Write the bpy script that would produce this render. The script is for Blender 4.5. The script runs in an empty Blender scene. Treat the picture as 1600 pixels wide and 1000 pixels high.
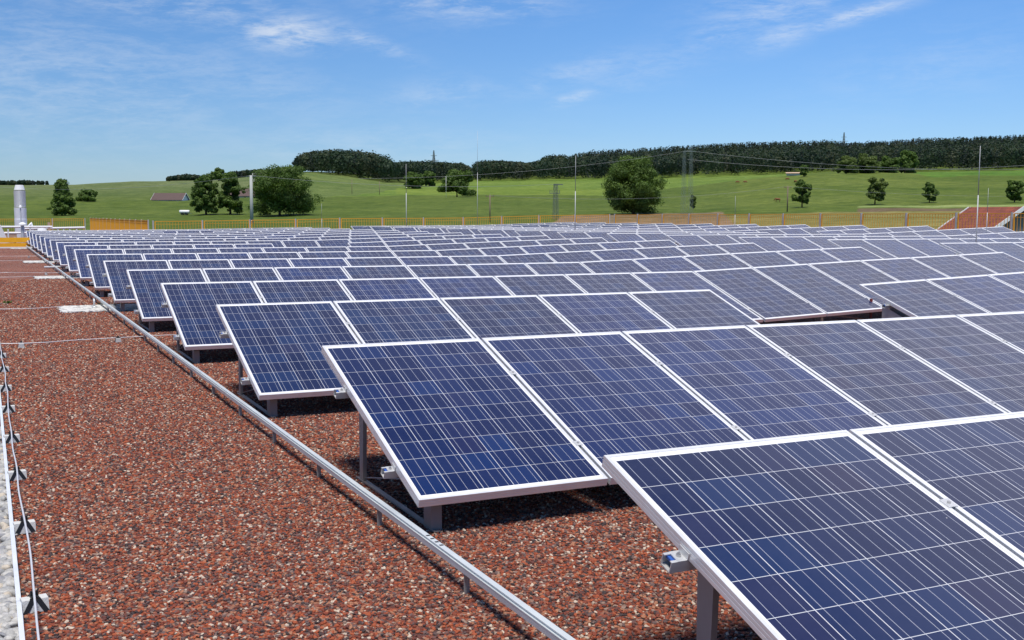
import bpy, bmesh, math, random
import numpy as np
from mathutils import Vector, Matrix
random.seed(5)
rng = np.random.default_rng(11)
sc = bpy.context.scene
col = sc.collection

# ------------------------------------------------------------------ camera
CAM = np.array([-1.7259, -2.9028, 1.4664])
YAW, PITCH, ROLL, FPX = 0.4505, -0.0953, 0.0036, 1703.4
cy, sy, cp, sp = math.cos(YAW), math.sin(YAW), math.cos(PITCH), math.sin(PITCH)
FWD = np.array([sy*cp, cy*cp, sp]); RGT0 = np.array([cy, -sy, 0.0]); UP0 = np.cross(RGT0, FWD)
RGT = math.cos(ROLL)*RGT0 + math.sin(ROLL)*UP0
UP = -math.sin(ROLL)*RGT0 + math.cos(ROLL)*UP0
cd = bpy.data.cameras.new('camera'); cam = bpy.data.objects.new('camera', cd); col.objects.link(cam)
cd.sensor_width = 36.0; cd.lens = 36.0*FPX/1600.0; cd.clip_start = 0.05; cd.clip_end = 9000
cam.matrix_world = Matrix(((RGT[0], UP[0], -FWD[0], CAM[0]), (RGT[1], UP[1], -FWD[1], CAM[1]),
                           (RGT[2], UP[2], -FWD[2], CAM[2]), (0, 0, 0, 1)))
sc.camera = cam

def project(P):
    d = np.atleast_2d(np.asarray(P, float)) - CAM
    z = d @ FWD
    return np.stack([800 + FPX*(d @ RGT)/z, 500 - FPX*(d @ UP)/z, z], 1)
def at(px, py, dist):                     # a place at a given real distance in a given direction from the viewpoint
    d = FWD + RGT*(px-800)/FPX - UP*(py-500)/FPX
    return CAM + d*(dist/np.linalg.norm(d[:2]))

# ------------------------------------------------------------------ sun, sky, exposure
SUN_EL, SUN_AZ = math.radians(71), math.radians(205)   # azimuth clockwise from +Y
world = bpy.data.worlds.new('World'); sc.world = world; world.use_nodes = True
SKY_STRENGTH = 0.086
sl = bpy.data.lights.new('sun', 'SUN'); sl.energy = 4.2; sl.angle = math.radians(17)   # the sun stands behind thin cirrus: soft-edged shade
sl.energy = 4.2; sl.color = (1.0, 0.955, 0.89)
so = bpy.data.objects.new('sun', sl); col.objects.link(so)
sdir = Vector((math.sin(SUN_AZ)*math.cos(SUN_EL), math.cos(SUN_AZ)*math.cos(SUN_EL), math.sin(SUN_EL)))
so.rotation_euler = (-sdir).to_track_quat('-Z', 'Y').to_euler()
sc.view_settings.view_transform = 'Standard'; sc.view_settings.look = 'None'
sc.cycles.diffuse_bounces = 1
sc.view_settings.exposure = 0.2; sc.view_settings.gamma = 1.0

class NT:
    def __init__(s, tree): s.t = tree; s.n = tree.nodes; s.l = tree.links
    def new(s, typ, **kw):
        nd = s.n.new(typ)
        for k, v in kw.items(): setattr(nd, k, v)
        return nd
    def put(s, sock, v):
        if isinstance(v, bpy.types.NodeSocket): s.l.new(v, sock)
        elif v is not None: sock.default_value = v
    def math(s, op, a, b=None, c=None, clamp=False):
        nd = s.new('ShaderNodeMath', operation=op); nd.use_clamp = clamp
        for i, v in enumerate((a, b, c)): s.put(nd.inputs[i], v)
        return nd.outputs[0]
    def mix(s, fac, a, b, blend='MIX'):
        nd = s.new('ShaderNodeMix', data_type='RGBA', blend_type=blend)
        s.put(nd.inputs[0], fac); s.put(nd.inputs[6], a if not isinstance(a, tuple) else (*a, 1)[:4]); s.put(nd.inputs[7], b if not isinstance(b, tuple) else (*b, 1)[:4])
        return nd.outputs[2]
    def noise(s, vec, scale, detail=4, rough=.55, dist=0.0, dim='3D'):
        nd = s.new('ShaderNodeTexNoise', noise_dimensions=dim)
        if vec is not None: s.l.new(vec, nd.inputs['Vector'])
        nd.inputs['Scale'].default_value = scale; nd.inputs['Detail'].default_value = detail
        nd.inputs['Roughness'].default_value = rough; nd.inputs['Distortion'].default_value = dist
        return nd.outputs[0]
    def ramp(s, fac, stops, interp='LINEAR'):
        nd = s.new('ShaderNodeValToRGB'); cr = nd.color_ramp; cr.interpolation = interp
        while len(cr.elements) > 1: cr.elements.remove(cr.elements[-1])
        for i, (p, c) in enumerate(stops):
            e = cr.elements[0] if i == 0 else cr.elements.new(p)
            e.position = p; e.color = (*c, 1) if len(c) == 3 else c
        s.l.new(fac, nd.inputs[0]); return nd.outputs[0]
    def mapr(s, v, a, b, c=0.0, d=1.0, smooth=False):
        nd = s.new('ShaderNodeMapRange'); nd.interpolation_type = 'SMOOTHSTEP' if smooth else 'LINEAR'
        s.put(nd.inputs[0], v)
        for i, x in enumerate((a, b, c, d)): nd.inputs[i+1].default_value = x
        return nd.outputs[0]

def build_world():
    t = NT(world.node_tree); t.n.clear()
    out = t.new('ShaderNodeOutputWorld'); bg = t.new('ShaderNodeBackground'); bg.inputs[1].default_value = SKY_STRENGTH
    sky = t.new('ShaderNodeTexSky', sky_type='NISHITA'); sky.sun_disc = False
    sky.sun_elevation = SUN_EL; sky.sun_rotation = SUN_AZ; sky.altitude = 300
    sky.air_density = 1.0; sky.dust_density = 0.35; sky.ozone_density = 3.0
    tc = t.new('ShaderNodeTexCoord'); sp_ = t.new('ShaderNodeSeparateXYZ'); t.l.new(tc.outputs['Generated'], sp_.inputs[0])
    x, y, z = sp_.outputs
    azd = t.math('MULTIPLY', t.math('SUBTRACT', t.math('ARCTAN2', x, y), YAW), 57.2958)      # degrees right of the view axis
    eld = t.math('MULTIPLY', t.math('ARCSINE', z), 57.2958)
    # deepen the blue with height above the horizon haze
    hsv = t.new('ShaderNodeHueSaturation'); hsv.inputs['Saturation'].default_value = 1.1; hsv.inputs['Value'].default_value = 1.0
    t.l.new(sky.outputs[0], hsv.inputs['Color'])
    lowf = t.mapr(eld, 0.5, 17, 0, 1, True)
    tintc = t.mix(lowf, (0.80, 0.98, 1.32), (.82, 1.13, 1.48))
    tintc = t.mix(t.mapr(eld, 24, 52, 0, 1, True), tintc, (0.30, 0.48, .80))
    deep = t.mix(1.0, hsv.outputs[0], tintc, 'MULTIPLY')
    deep = t.mix(1.0, deep, t.mix(t.mapr(azd, -26, 20, 0, 1, True), (.84, .86, .86), (1.06, 1.08, 1.08)), 'MULTIPLY')
    # cirrus
    comb = t.new('ShaderNodeCombineXYZ')
    t.l.new(t.math('ADD', t.math('MULTIPLY', azd, .10), t.math('MULTIPLY', eld, .10)), comb.inputs[0])
    t.l.new(t.math('SUBTRACT', t.math('MULTIPLY', eld, .42), t.math('MULTIPLY', azd, .035)), comb.inputs[1])
    n1 = t.noise(comb.outputs[0], 1.6, 9, .62, .8)
    n2 = t.noise(comb.outputs[0], 5.0, 6, .62, .5)
    nn = t.math('ADD', t.math('MULTIPLY', n1, .72), t.math('MULTIPLY', n2, .28))
    def blob(px, py, sx, sy_, k, rot=0.0):
        k *= .92
        A = math.degrees(math.atan((px-800)/FPX)); E = (336-py)/FPX*57.3
        dx = t.math('SUBTRACT', azd, A); dy = t.math('SUBTRACT', eld, E)
        c, s_ = math.cos(rot), math.sin(rot)
        u = t.math('ADD', t.math('MULTIPLY', dx, c), t.math('MULTIPLY', dy, s_))
        v = t.math('SUBTRACT', t.math('MULTIPLY', dy, c), t.math('MULTIPLY', dx, s_))
        q = t.math('ADD', t.math('POWER', t.math('ABSOLUTE', t.math('DIVIDE', u, sx/29.7)), 2.0), t.math('POWER', t.math('ABSOLUTE', t.math('DIVIDE', v, sy_/29.7)), 2.0))
        return t.math('MULTIPLY', t.math('EXPONENT', t.math('MULTIPLY', q, -1.0)), k)
    m = None
    for b in [(455, 66, 85, 26, 1.0, 0.0), (570, 72, 80, 14, .55, -.35), (250, 24, 230, 36, .60, -.12), (40, 10, 160, 40, .40, 0), (730, 12, 130, 30, .72, 0),
              (1210, 20, 110, 40, .58, .15), (1325, 44, 80, 12, .78, .22), (1215, 68, 50, 18, .62, .3), (1130, 60, 80, 20, .42, .3), (895, 155, 34, 9, .60, .25),
              (120, 140, 260, 110, .36, -.05), (360, 130, 200, 50, .26, -.25), (690, 150, 90, 24, .34, .1), (1010, 110, 110, 30, .28, .3), (560, 230, 260, 40, .22, 0), (900, 118, 110, 20, .36, .25), (1450, 120, 160, 50, .18, .2)]:
        v = blob(*b); m = v if m is None else t.math('MAXIMUM', m, v)
    # unseen bright band added above the frame, stronger rightwards, for the panels to reflect
    side = t.math('MULTIPLY', t.mapr(azd, -50, -30, 0, 1, True), t.mapr(azd, 55, 80, 1, 0, True))
    sheen_band = t.math('MULTIPLY', t.math('MULTIPLY', t.mapr(eld, 15, 27, 0, 1, True), t.mapr(eld, 36, 46, 1, 0, True)), t.math('MULTIPLY', side, t.mapr(azd, -30, 40, .5, 1.0, True)))

    n3 = t.noise(comb.outputs[0], 14.0, 5, .65, 1.2)
    torn = t.math('ADD', t.math('MULTIPLY', n1, .50), t.math('ADD', t.math('MULTIPLY', n2, .32), t.math('MULTIPLY', n3, .18)))
    cl = t.math('MULTIPLY', t.mapr(torn, .40, .63, 0, 1, True), t.math('MULTIPLY', m, .78), clamp=True)
    colr = t.mix(t.math('MULTIPLY', cl, .92), deep, (8.6, 9.0, 9.4))
    colr = t.mix(t.math('MULTIPLY', sheen_band, t.mapr(n1, .25, .75, .55, .95)), colr, (12.6, 12.2, 13.0))
    t.l.new(colr, bg.inputs[0]); t.l.new(bg.outputs[0], out.inputs[0])
build_world()

# ------------------------------------------------------------------ helpers
def tag(o, label=None, cat=None, group=None, kind=None):
    if label: o['label'] = label
    if cat: o['category'] = cat
    if group: o['group'] = group
    if kind: o['kind'] = kind
    return o
def empty(name, loc, label, cat, group=None, rot=None):
    o = bpy.data.objects.new(name, None); o.empty_display_size = .1; col.objects.link(o); o.location = loc
    if rot is not None: o.rotation_euler = rot
    return tag(o, label, cat, group)
def obj(name, me, mats=None, parent=None, loc=None):
    o = bpy.data.objects.new(name, me); col.objects.link(o)
    if mats is not None and not me.materials:
        for m in (mats if isinstance(mats, (list, tuple)) else [mats]): me.materials.append(m)
    if parent is not None: o.parent = parent
    if loc is not None: o.location = loc
    return o
def npmesh(name, V, F, smooth=False, mat_idx=None):
    V = np.asarray(V, np.float32); F = np.asarray(F, np.int32)
    me = bpy.data.meshes.new(name); n = F.shape[1]
    me.vertices.add(len(V)); me.vertices.foreach_set('co', V.ravel())
    me.loops.add(F.size); me.loops.foreach_set('vertex_index', F.ravel())
    me.polygons.add(len(F)); me.polygons.foreach_set('loop_start', np.arange(len(F), dtype=np.int32)*n)
    me.polygons.foreach_set('loop_total', np.full(len(F), n, np.int32))
    if smooth: me.polygons.foreach_set('use_smooth', np.ones(len(F), bool))
    if mat_idx is not None: me.polygons.foreach_set('material_index', np.asarray(mat_idx, np.int32))
    me.update(calc_edges=True); me.validate(); return me
class MB:
    def __init__(s): s.v = []; s.f = []; s.m = []
    def face(s, pts, m=0):
        b = len(s.v); s.v += [tuple(p) for p in pts]; s.f.append(tuple(range(b, b+len(pts)))); s.m.append(m)
    def prism(s, poly, a, b, m=0, caps=True):           # poly: list of 3D pts at offset a, swept to offset b (vectors)
        a = Vector(a); b = Vector(b); n = len(poly)
        A = [Vector(p)+a for p in poly]; B = [Vector(p)+b for p in poly]
        k = len(s.v); s.v += [tuple(p) for p in A+B]
        for i in range(n):
            j = (i+1) % n; s.f.append((k+i, k+j, k+n+j, k+n+i)); s.m.append(m)
        if caps:
            s.f.append(tuple(k+i for i in reversed(range(n)))); s.m.append(m); s.f.append(tuple(k+n+i for i in range(n))); s.m.append(m)
    def box(s, x0, x1, y0, y1, z0, z1, m=0):
        s.prism([(x0, y0, z0), (x1, y0, z0), (x1, y1, z0), (x0, y1, z0)], (0, 0, 0), (0, 0, z1-z0), m)
    def bar(s, p, q, w, h=None, m=0, up=(0, 0, 1)):
        h = h or w; p = Vector(p); q = Vector(q); d = (q-p).normalized(); u = Vector(up)
        if abs(d.dot(u)) > .98: u = Vector((0, 1, 0))
        r = d.cross(u).normalized(); u = r.cross(d)
        poly = [p-r*w/2-u*h/2, p+r*w/2-u*h/2, p+r*w/2+u*h/2, p-r*w/2+u*h/2]
        s.prism(poly, (0, 0, 0), q-p, m)
    def tube(s, pts, rad, seg=8, m=0, caps=True):
        pts = [Vector(p) for p in pts]; rr = rad if isinstance(rad, (list, tuple)) else [rad]*len(pts)
        k = len(s.v); pu = None
        for i, p in enumerate(pts):
            d = (pts[min(i+1, len(pts)-1)]-pts[max(i-1, 0)])
            d = d.normalized() if d.length > 1e-9 else Vector((0, 0, 1))
            if pu is None: u = Vector((0, 0, 1)) if abs(d.z) < .9 else Vector((1, 0, 0))
            else: u = pu
            r = d.cross(u).normalized(); u = r.cross(d).normalized(); pu = u
            for j in range(seg):
                a = 2*math.pi*j/seg; s.v.append(tuple(p + (r*math.cos(a)+u*math.sin(a))*rr[i]))
        for i in range(len(pts)-1):
            for j in range(seg):
                a = k+i*seg+j; b = k+i*seg+(j+1) % seg
                s.f.append((a, b, b+seg, a+seg)); s.m.append(m)
        if caps:
            s.f.append(tuple(k+j for j in reversed(range(seg)))); s.m.append(m)
            s.f.append(tuple(k+(len(pts)-1)*seg+j for j in range(seg))); s.m.append(m)
    def mesh(s, name, smooth=False):
        me = bpy.data.meshes.new(name); me.from_pydata(s.v, [], s.f); me.update()
        if any(s.m): me.polygons.foreach_set('material_index', s.m)
        if smooth: me.polygons.foreach_set('use_smooth', [True]*len(s.f))
        bm = bmesh.new(); bm.from_mesh(me); bmesh.ops.recalc_face_normals(bm, faces=bm.faces); bm.to_mesh(me); bm.free()
        return me
    def build(s, name, mats, parent=None, loc=None, smooth=False): return obj(name, s.mesh(name, smooth), mats, parent, loc)

# ------------------------------------------------------------------ materials
def mat(name, color=(.5, .5, .5), rough=.5, metal=0.0, spec=.5, var=0.0, vscale=6.0, bump=0.0, bscale=40.0):
    m = bpy.data.materials.new(name); m.use_nodes = True; t = NT(m.node_tree); b = t.n['Principled BSDF']
    b.inputs['Base Color'].default_value = (*color, 1); b.inputs['Roughness'].default_value = rough
    b.inputs['Metallic'].default_value = metal; b.inputs['Specular IOR Level'].default_value = spec
    tc = t.new('ShaderNodeTexCoord').outputs['Object']
    if var:
        n = t.noise(tc, vscale, 5, .6)
        c = t.mix(n, tuple(max(0, x*(1-var)) for x in color), tuple(min(1, x*(1+var)) for x in color))
        t.l.new(c, b.inputs['Base Color']); t.l.new(t.mapr(n, .3, .7, max(.02, rough-.1), min(1, rough+.1)), b.inputs['Roughness'])
    if bump:
        bp = t.new('ShaderNodeBump'); bp.inputs['Strength'].default_value = bump; bp.inputs['Distance'].default_value = .01
        t.l.new(t.noise(tc, bscale, 5, .6), bp.inputs['Height']); t.l.new(bp.outputs[0], b.inputs['Normal'])
    return m
M = {}
M['alu'] = mat('anodised_aluminium', (.86, .86, .85), .36, .42, .5, .04, 9)
M['steel'] = mat('galvanised_steel', (.42, .41, .39), .5, .45, .5, .18, 14)
M['legsteel'] = mat('dull_leg_steel', (.32, .28, .255), .55, .15, .4, .18, 12)
M['rackalu'] = mat('rack_aluminium', (.66, .66, .65), .38, .45, .5, .08, 20)
M['bolt'] = mat('bolt_steel', (.55, .54, .52), .3, .8)
M['blue_plug'] = mat('blue_plastic', (.03, .10, .38), .4)
M['concrete'] = mat('pale_concrete', (.56, .56, .54), .85, 0, .3, .14, 60, .25, 120)
M['black'] = mat('black_plastic', (.012, .012, .013), .45)
M['wire'] = mat('aluminium_wire', (.70, .69, .70), .4, .3)
M['railalu'] = mat('worn_rail_aluminium', (.60, .64, .64), .4, .25, .5, .12, 5)
M['rodmetal'] = mat('grey_rod', (.42, .43, .44), .5, .2)
M['kerb'] = mat('kerb_aluminium', (.74, .76, .79), .4, .2, .5, .06, 8)
M['orange'] = mat('orange_paint', (.80, .37, .02), .45, 0, .5, .12, 3)
M['yellow'] = mat('amber_board', (.90, .44, .015), .55, 0, .4, .12, 2)
M['post'] = mat('grey_post', (.50, .49, .47), .5, .2, .5, .1, 5)
M['white'] = mat('white_paint', (.80, .80, .79), .4, 0, .5, .05, 4)
M['silver'] = mat('silver_sheet', (.74, .77, .80), .5, .1, .5, .12, 3)
M['rib'] = mat('corrugated_silver', (.56, .59, .60), .5, .1, .5, .1, 3)
M['timber'] = mat('grey_timber', (.20, .15, .11), .8, 0, .2, .25, 3)
M['pinkwood'] = mat('raw_timber', (.52, .36, .25), .7, 0, .3, .15, 4)
M['polecon'] = mat('pole_concrete', (.40, .41, .39), .85, 0, .2, .12, 2)
M['lattice'] = mat('lattice_steel', (.16, .19, .17), .6, .3, .4, .15, 3)
M['palelattice'] = mat('pale_lattice_steel', (.22, .27, .25), .6, .3, .4, .1, 3)
M['cable'] = mat('line_cable', (.28, .29, .30), .6)
M['roofred'] = None
M['wall'] = mat('rendered_wall', (.62, .58, .50), .85, 0, .2, .1, 1)
M['pale_roof'] = mat('weathered_roof', (.115, .080, .072), .85, 0, .2, .22, 1.3)
M['slate'] = mat('grey_roof', (.22, .21, .21), .8, 0, .2, .15, 1.5)
M['glassdark'] = mat('window_glass', (.02, .025, .03), .1)
M['redsteel'] = mat('red_paint', (.22, .03, .02), .5)
M['bark'] = mat('bark', (.075, .055, .04), .9, 0, .2, .3, 5)
M['cowbrown'] = mat('brown_hide', (.20, .085, .04), .8, 0, .2, .2, 2)
M['cowwhite'] = mat('white_hide', (.70, .66, .60), .8, 0, .2, .1, 2)
M['roofskin'] = mat('roof_edge_sheet', (.38, .38, .37), .6, .2)
M['backsheet'] = mat('white_backsheet', (.62, .62, .62), .6)

def mat_cells():
    m = bpy.data.materials.new('polycrystalline_cells'); m.use_nodes = True; t = NT(m.node_tree); b = t.n['Principled BSDF']
    uv = t.new('ShaderNodeUVMap'); uv.uv_map = 'UVMap'
    s = t.new('ShaderNodeSeparateXYZ'); t.l.new(uv.outputs[0], s.inputs[0]); u, v = s.outputs[0], s.outputs[1]
    X0, PX, Y0, PY = .0220, .15767, .0370, .15680
    cu = t.math('DIVIDE', t.math('SUBTRACT', u, X0), PX); cv = t.math('DIVIDE', t.math('SUBTRACT', v, Y0), PY)
    fu = t.math('FRACT', cu); fv = t.math('FRACT', cv)
    iu = t.math('FLOOR', cu); iv = t.math('FLOOR', cv)
    # inside the 6 x 10 field
    inx = t.math('LESS_THAN', t.math('ABSOLUTE', t.math('SUBTRACT', cu, 3.0)), 3.0)
    iny = t.math('LESS_THAN', t.math('ABSOLUTE', t.math('SUBTRACT', cv, 5.0)), 5.0)
    inside = t.math('MULTIPLY', inx, iny)
    def edge(f, w): return t.math('GREATER_THAN', t.math('ABSOLUTE', t.math('SUBTRACT', f, .5)), .5-w)
    gap = t.math('MAXIMUM', edge(fu, .0095), edge(fv, .0072))
    bus3 = t.math('LESS_THAN', t.math('ABSOLUTE', t.math('SUBTRACT', t.math('FRACT', t.math('MULTIPLY', cu, 3.0)), .5)), .0155)
    # finger-fine grain: crystals differ in tint
    vor = t.new('ShaderNodeTexVoronoi'); vor.inputs['Scale'].default_value = 95
    t.l.new(uv.outputs[0], vor.inputs['Vector'])
    wn = t.new('ShaderNodeTexWhiteNoise', noise_dimensions='4D')
    cmb = t.new('ShaderNodeCombineXYZ'); t.l.new(iu, cmb.inputs[0]); t.l.new(iv, cmb.inputs[1])
    oi = t.new('ShaderNodeObjectInfo'); t.l.new(cmb.outputs[0], wn.inputs['Vector']); t.l.new(t.math('MULTIPLY', oi.outputs['Random'], 91.7), wn.inputs['W'])
    cellr = wn.outputs['Value']
    base = t.ramp(cellr, [(0, (.005, .012, .052)), (.45, (.006, .016, .066)), (.8, (.005, .023, .090)), (1, (.013, .017, .060))])
    pan = t.ramp(oi.outputs['Random'], [(0, (.72, 1.02, 1.28)), (.35, (.95, .95, 1.0)), (.7, (1.15, 1.0, .95)), (1, (1.35, 1.12, 1.0))])
    base = t.mix(1.0, base, pan, 'MULTIPLY')
    sepc = t.new('ShaderNodeSeparateColor'); t.l.new(vor.outputs['Color'], sepc.inputs[0])
    base = t.mix(t.mapr(sepc.outputs[0], 0, 1, 0, .14), base, (.022, .032, .095))
    lines = t.mix(bus3, base, (.44, .46, .52))
    lines = t.mix(gap, lines, (.58, .59, .62))
    full = t.mix(inside, (.78, .78, .79), lines)
    # a breath of dust, heavier towards the lower edge
    tc = t.new('ShaderNodeTexCoord')
    dn = t.noise(uv.outputs[0], 3.2, 6, .65)
    dust = t.math('MULTIPLY', t.mapr(dn, .35, .75, .25, 1.0), .016)
    full = t.mix(dust, full, (.50, .46, .43))
    sp_ = t.new('ShaderNodeTexVoronoi'); sp_.inputs['Scale'].default_value = 9; t.l.new(uv.outputs[0], sp_.inputs['Vector'])
    sc2 = t.new('ShaderNodeSeparateColor'); t.l.new(sp_.outputs['Color'], sc2.inputs[0])
    speck = t.math('MULTIPLY', t.math('LESS_THAN', sp_.outputs['Distance'], .022), t.math('GREATER_THAN', sc2.outputs[1], .86))
    full = t.mix(t.math('MULTIPLY', speck, .7), full, (.6, .6, .58))
    t.l.new(full, b.inputs['Base Color'])
    b.inputs['Roughness'].default_value = .5; b.inputs['Specular IOR Level'].default_value = .0
    b.inputs['Coat Weight'].default_value = 1.0; b.inputs['Coat IOR'].default_value = 1.42
    t.l.new(t.mapr(dn, .3, .7, .16, .24), b.inputs['Coat Roughness'])
    return m
M['cells'] = mat_cells()

def mat_gravel_base(white=False):
    m = bpy.data.materials.new('gravel_bed'); m.use_nodes = True; t = NT(m.node_tree); b = t.n['Principled BSDF']
    tc = t.new('ShaderNodeTexCoord').outputs['Object']
    wob = t.new('ShaderNodeVectorMath', operation='ADD')
    t.l.new(tc, wob.inputs[0]); nz = t.new('ShaderNodeTexNoise'); nz.inputs['Scale'].default_value = 60; t.l.new(tc, nz.inputs['Vector'])
    sc_ = t.new('ShaderNodeVectorMath', operation='SCALE'); t.l.new(nz.outputs['Color'], sc_.inputs[0]); sc_.inputs['Scale'].default_value = .012
    t.l.new(sc_.outputs[0], wob.inputs[1])
    v = t.new('ShaderNodeTexVoronoi'); v.inputs['Scale'].default_value = 58; t.l.new(wob.outputs[0], v.inputs['Vector'])
    sepc = t.new('ShaderNodeSeparateColor'); t.l.new(v.outputs['Color'], sepc.inputs[0])
    c = t.ramp(sepc.outputs[0], GRAVEL, 'CONSTANT')
    v2 = t.new('ShaderNodeTexVoronoi'); v2.inputs['Scale'].default_value = 17; t.l.new(wob.outputs[0], v2.inputs['Vector'])
    s2 = t.new('ShaderNodeSeparateColor'); t.l.new(v2.outputs['Color'], s2.inputs[0])
    c = t.mix(t.mapr(s2.outputs[0], 0, 1, .0, .45), c, (.19, .100, .086))
    big = t.noise(tc, .55, 5, .6)
    c = t.mix(1.0, c, t.ramp(big, [(.3, (.86, .84, .84)), (.7, (1.14, 1.1, 1.08))]), 'MULTIPLY')
    t.l.new(c, b.inputs['Base Color']); b.inputs['Roughness'].default_value = .9; b.inputs['Specular IOR Level'].default_value = .2
    bp = t.new('ShaderNodeBump'); bp.inputs['Strength'].default_value = 1.0; bp.inputs['Distance'].default_value = .012
    t.l.new(t.math('SUBTRACT', 1.0, v.outputs['Distance']), bp.inputs['Height']); t.l.new(bp.outputs[0], b.inputs['Normal'])
    return m
GRAVEL = [(0, (.050, .036, .035)), (.14, (.205, .052, .029)), (.34, (.125, .046, .035)), (.46, (.325, .080, .034)), (.63, (.128, .082, .074)),
          (.74, (.345, .155, .088)), (.86, (.270, .180, .138)), (.94, (.53, .43, .33))]
M['gravel_base'] = mat_gravel_base()
def mat_stones(name, stops, rough=.85):
    m = bpy.data.materials.new(name); m.use_nodes = True; t = NT(m.node_tree); b = t.n['Principled BSDF']
    oi = t.new('ShaderNodeObjectInfo')
    c = t.ramp(oi.outputs['Random'], stops, 'CONSTANT')
    tc = t.new('ShaderNodeTexCoord').outputs['Object']
    n = t.noise(tc, 2.2, 4, .6)
    c = t.mix(1.0, c, t.ramp(n, [(.3, (.78, .78, .78)), (.7, (1.2, 1.2, 1.2))]), 'MULTIPLY')
    t.l.new(c, b.inputs['Base Color']); b.inputs['Roughness'].default_value = rough; b.inputs['Specular IOR Level'].default_value = .3
    return m
M['stones'] = mat_stones('crushed_brick_lava', GRAVEL)
M['pebbles'] = mat_stones('white_pebbles', [(0, (0.359, 0.351, 0.328)), (.3, (0.452, 0.437, 0.406)), (.55, (0.296, 0.296, 0.289)), (.7, (0.484, 0.421, 0.335)), (.82, (0.390, 0.382, 0.374)), (.93, (0.234, 0.234, 0.242))], .6)
def mat_pebble_slab():
    m = bpy.data.materials.new('pale_stone_chips'); m.use_nodes = True; t = NT(m.node_tree); b = t.n['Principled BSDF']
    tc = t.new('ShaderNodeTexCoord').outputs['Object']
    v = t.new('ShaderNodeTexVoronoi'); v.inputs['Scale'].default_value = 24; t.l.new(tc, v.inputs['Vector'])
    s = t.new('ShaderNodeSeparateColor'); t.l.new(v.outputs['Color'], s.inputs[0])
    c = t.ramp(s.outputs[0], [(0, (.70, .68, .62)), (.5, (.58, .57, .54)), (.78, (.40, .40, .38)), (.9, (.16, .14, .13))], 'CONSTANT')
    t.l.new(c, b.inputs['Base Color']); b.inputs['Roughness'].default_value = .8
    bp = t.new('ShaderNodeBump'); bp.inputs['Distance'].default_value = .02
    t.l.new(t.math('SUBTRACT', 1.0, v.outputs['Distance']), bp.inputs['Height']); t.l.new(bp.outputs[0], b.inputs['Normal'])
    return m
M['pebble_slab'] = mat_pebble_slab()
def mat_tiles():
    m = bpy.data.materials.new('red_roof_tiles'); m.use_nodes = True; t = NT(m.node_tree); b = t.n['Principled BSDF']
    uv = t.new('ShaderNodeUVMap'); uv.uv_map = 'UVMap'
    br = t.new('ShaderNodeTexBrick'); t.l.new(uv.outputs[0], br.inputs['Vector'])
    br.inputs['Color1'].default_value = (.30, .075, .038, 1); br.inputs['Color2'].default_value = (.20, .055, .035, 1); br.inputs['Mortar'].default_value = (.10, .03, .02, 1)
    br.inputs['Scale'].default_value = 1.0; br.inputs['Brick Width'].default_value = .25; br.inputs['Row Height'].default_value = .35; br.inputs['Mortar Size'].default_value = .02
    n = t.noise(uv.outputs[0], 1.1, 5, .6)
    c = t.mix(1.0, br.outputs[0], t.ramp(n, [(.3, (.75, .75, .78)), (.7, (1.25, 1.2, 1.1))]), 'MULTIPLY')
    t.l.new(c, b.inputs['Base Color']); b.inputs['Roughness'].default_value = .8
    bp = t.new('ShaderNodeBump'); bp.inputs['Distance'].default_value = .03; t.l.new(br.outputs['Fac'], bp.inputs['Height']); bp.invert = True
    t.l.new(bp.outputs[0], b.inputs['Normal']); return m
M['roofred'] = mat_tiles()
def mat_foliage(name, dark, light, scale=.5):
    m = bpy.data.materials.new(name); m.use_nodes = True; t = NT(m.node_tree); b = t.n['Principled BSDF']
    at_ = t.new('ShaderNodeAttribute'); at_.attribute_name = 'tint'
    tc = t.new('ShaderNodeTexCoord').outputs['Object']
    n = t.noise(tc, scale, 4, .6)
    f = t.math('ADD', t.math('MULTIPLY', n, .6), t.math('MULTIPLY', at_.outputs['Fac'], .5), clamp=True)
    c = t.mix(f, dark, light); t.l.new(c, b.inputs['Base Color']); b.inputs['Roughness'].default_value = .6; b.inputs['Specular IOR Level'].default_value = .25
    tr = t.new('ShaderNodeBsdfTranslucent'); t.l.new(t.mix(1.0, c, (1.1, 1.25, .5), 'MULTIPLY'), tr.inputs[0])
    mx = t.new('ShaderNodeMixShader'); mx.inputs[0].default_value = .32
    t.l.new(b.outputs[0], mx.inputs[1]); t.l.new(tr.outputs[0], mx.inputs[2])
    o = [n_ for n_ in t.n if n_.type == 'OUTPUT_MATERIAL'][0]; t.l.new(mx.outputs[0], o.inputs[0]); return m
M['leaf'] = mat_foliage('broadleaf', (.027, .062, .014), (.140, .215, .042), .45)
M['leaf_light'] = mat_foliage('light_broadleaf', (.05, .085, .02), (.15, .20, .05), .6)
def mat_forest(name, stops):
    m = mat_foliage(name, (0, 0, 0), (0, 0, 0)); t = NT(m.node_tree)
    at_ = [n for n in t.n if n.type == 'ATTRIBUTE'][0]; b = t.n['Principled BSDF']
    c = t.ramp(at_.outputs['Fac'], stops); t.l.new(c, b.inputs['Base Color'])
    tr = [n for n in t.n if n.type == 'BSDF_TRANSLUCENT'][0]; t.l.new(c, tr.inputs[0]); return m
M['leaf_forest'] = mat_forest('forest_broadleaf', [(0, (.009, .024, .016)), (.35, (.019, .042, .020)), (.6, (.036, .062, .024)), (.82, (.048, .058, .028)), (1, (.080, .090, .040))])
M['needle'] = mat_forest('forest_conifer', [(0, (.007, .015, .013)), (.5, (.014, .026, .020)), (1, (.030, .040, .026))])
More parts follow.
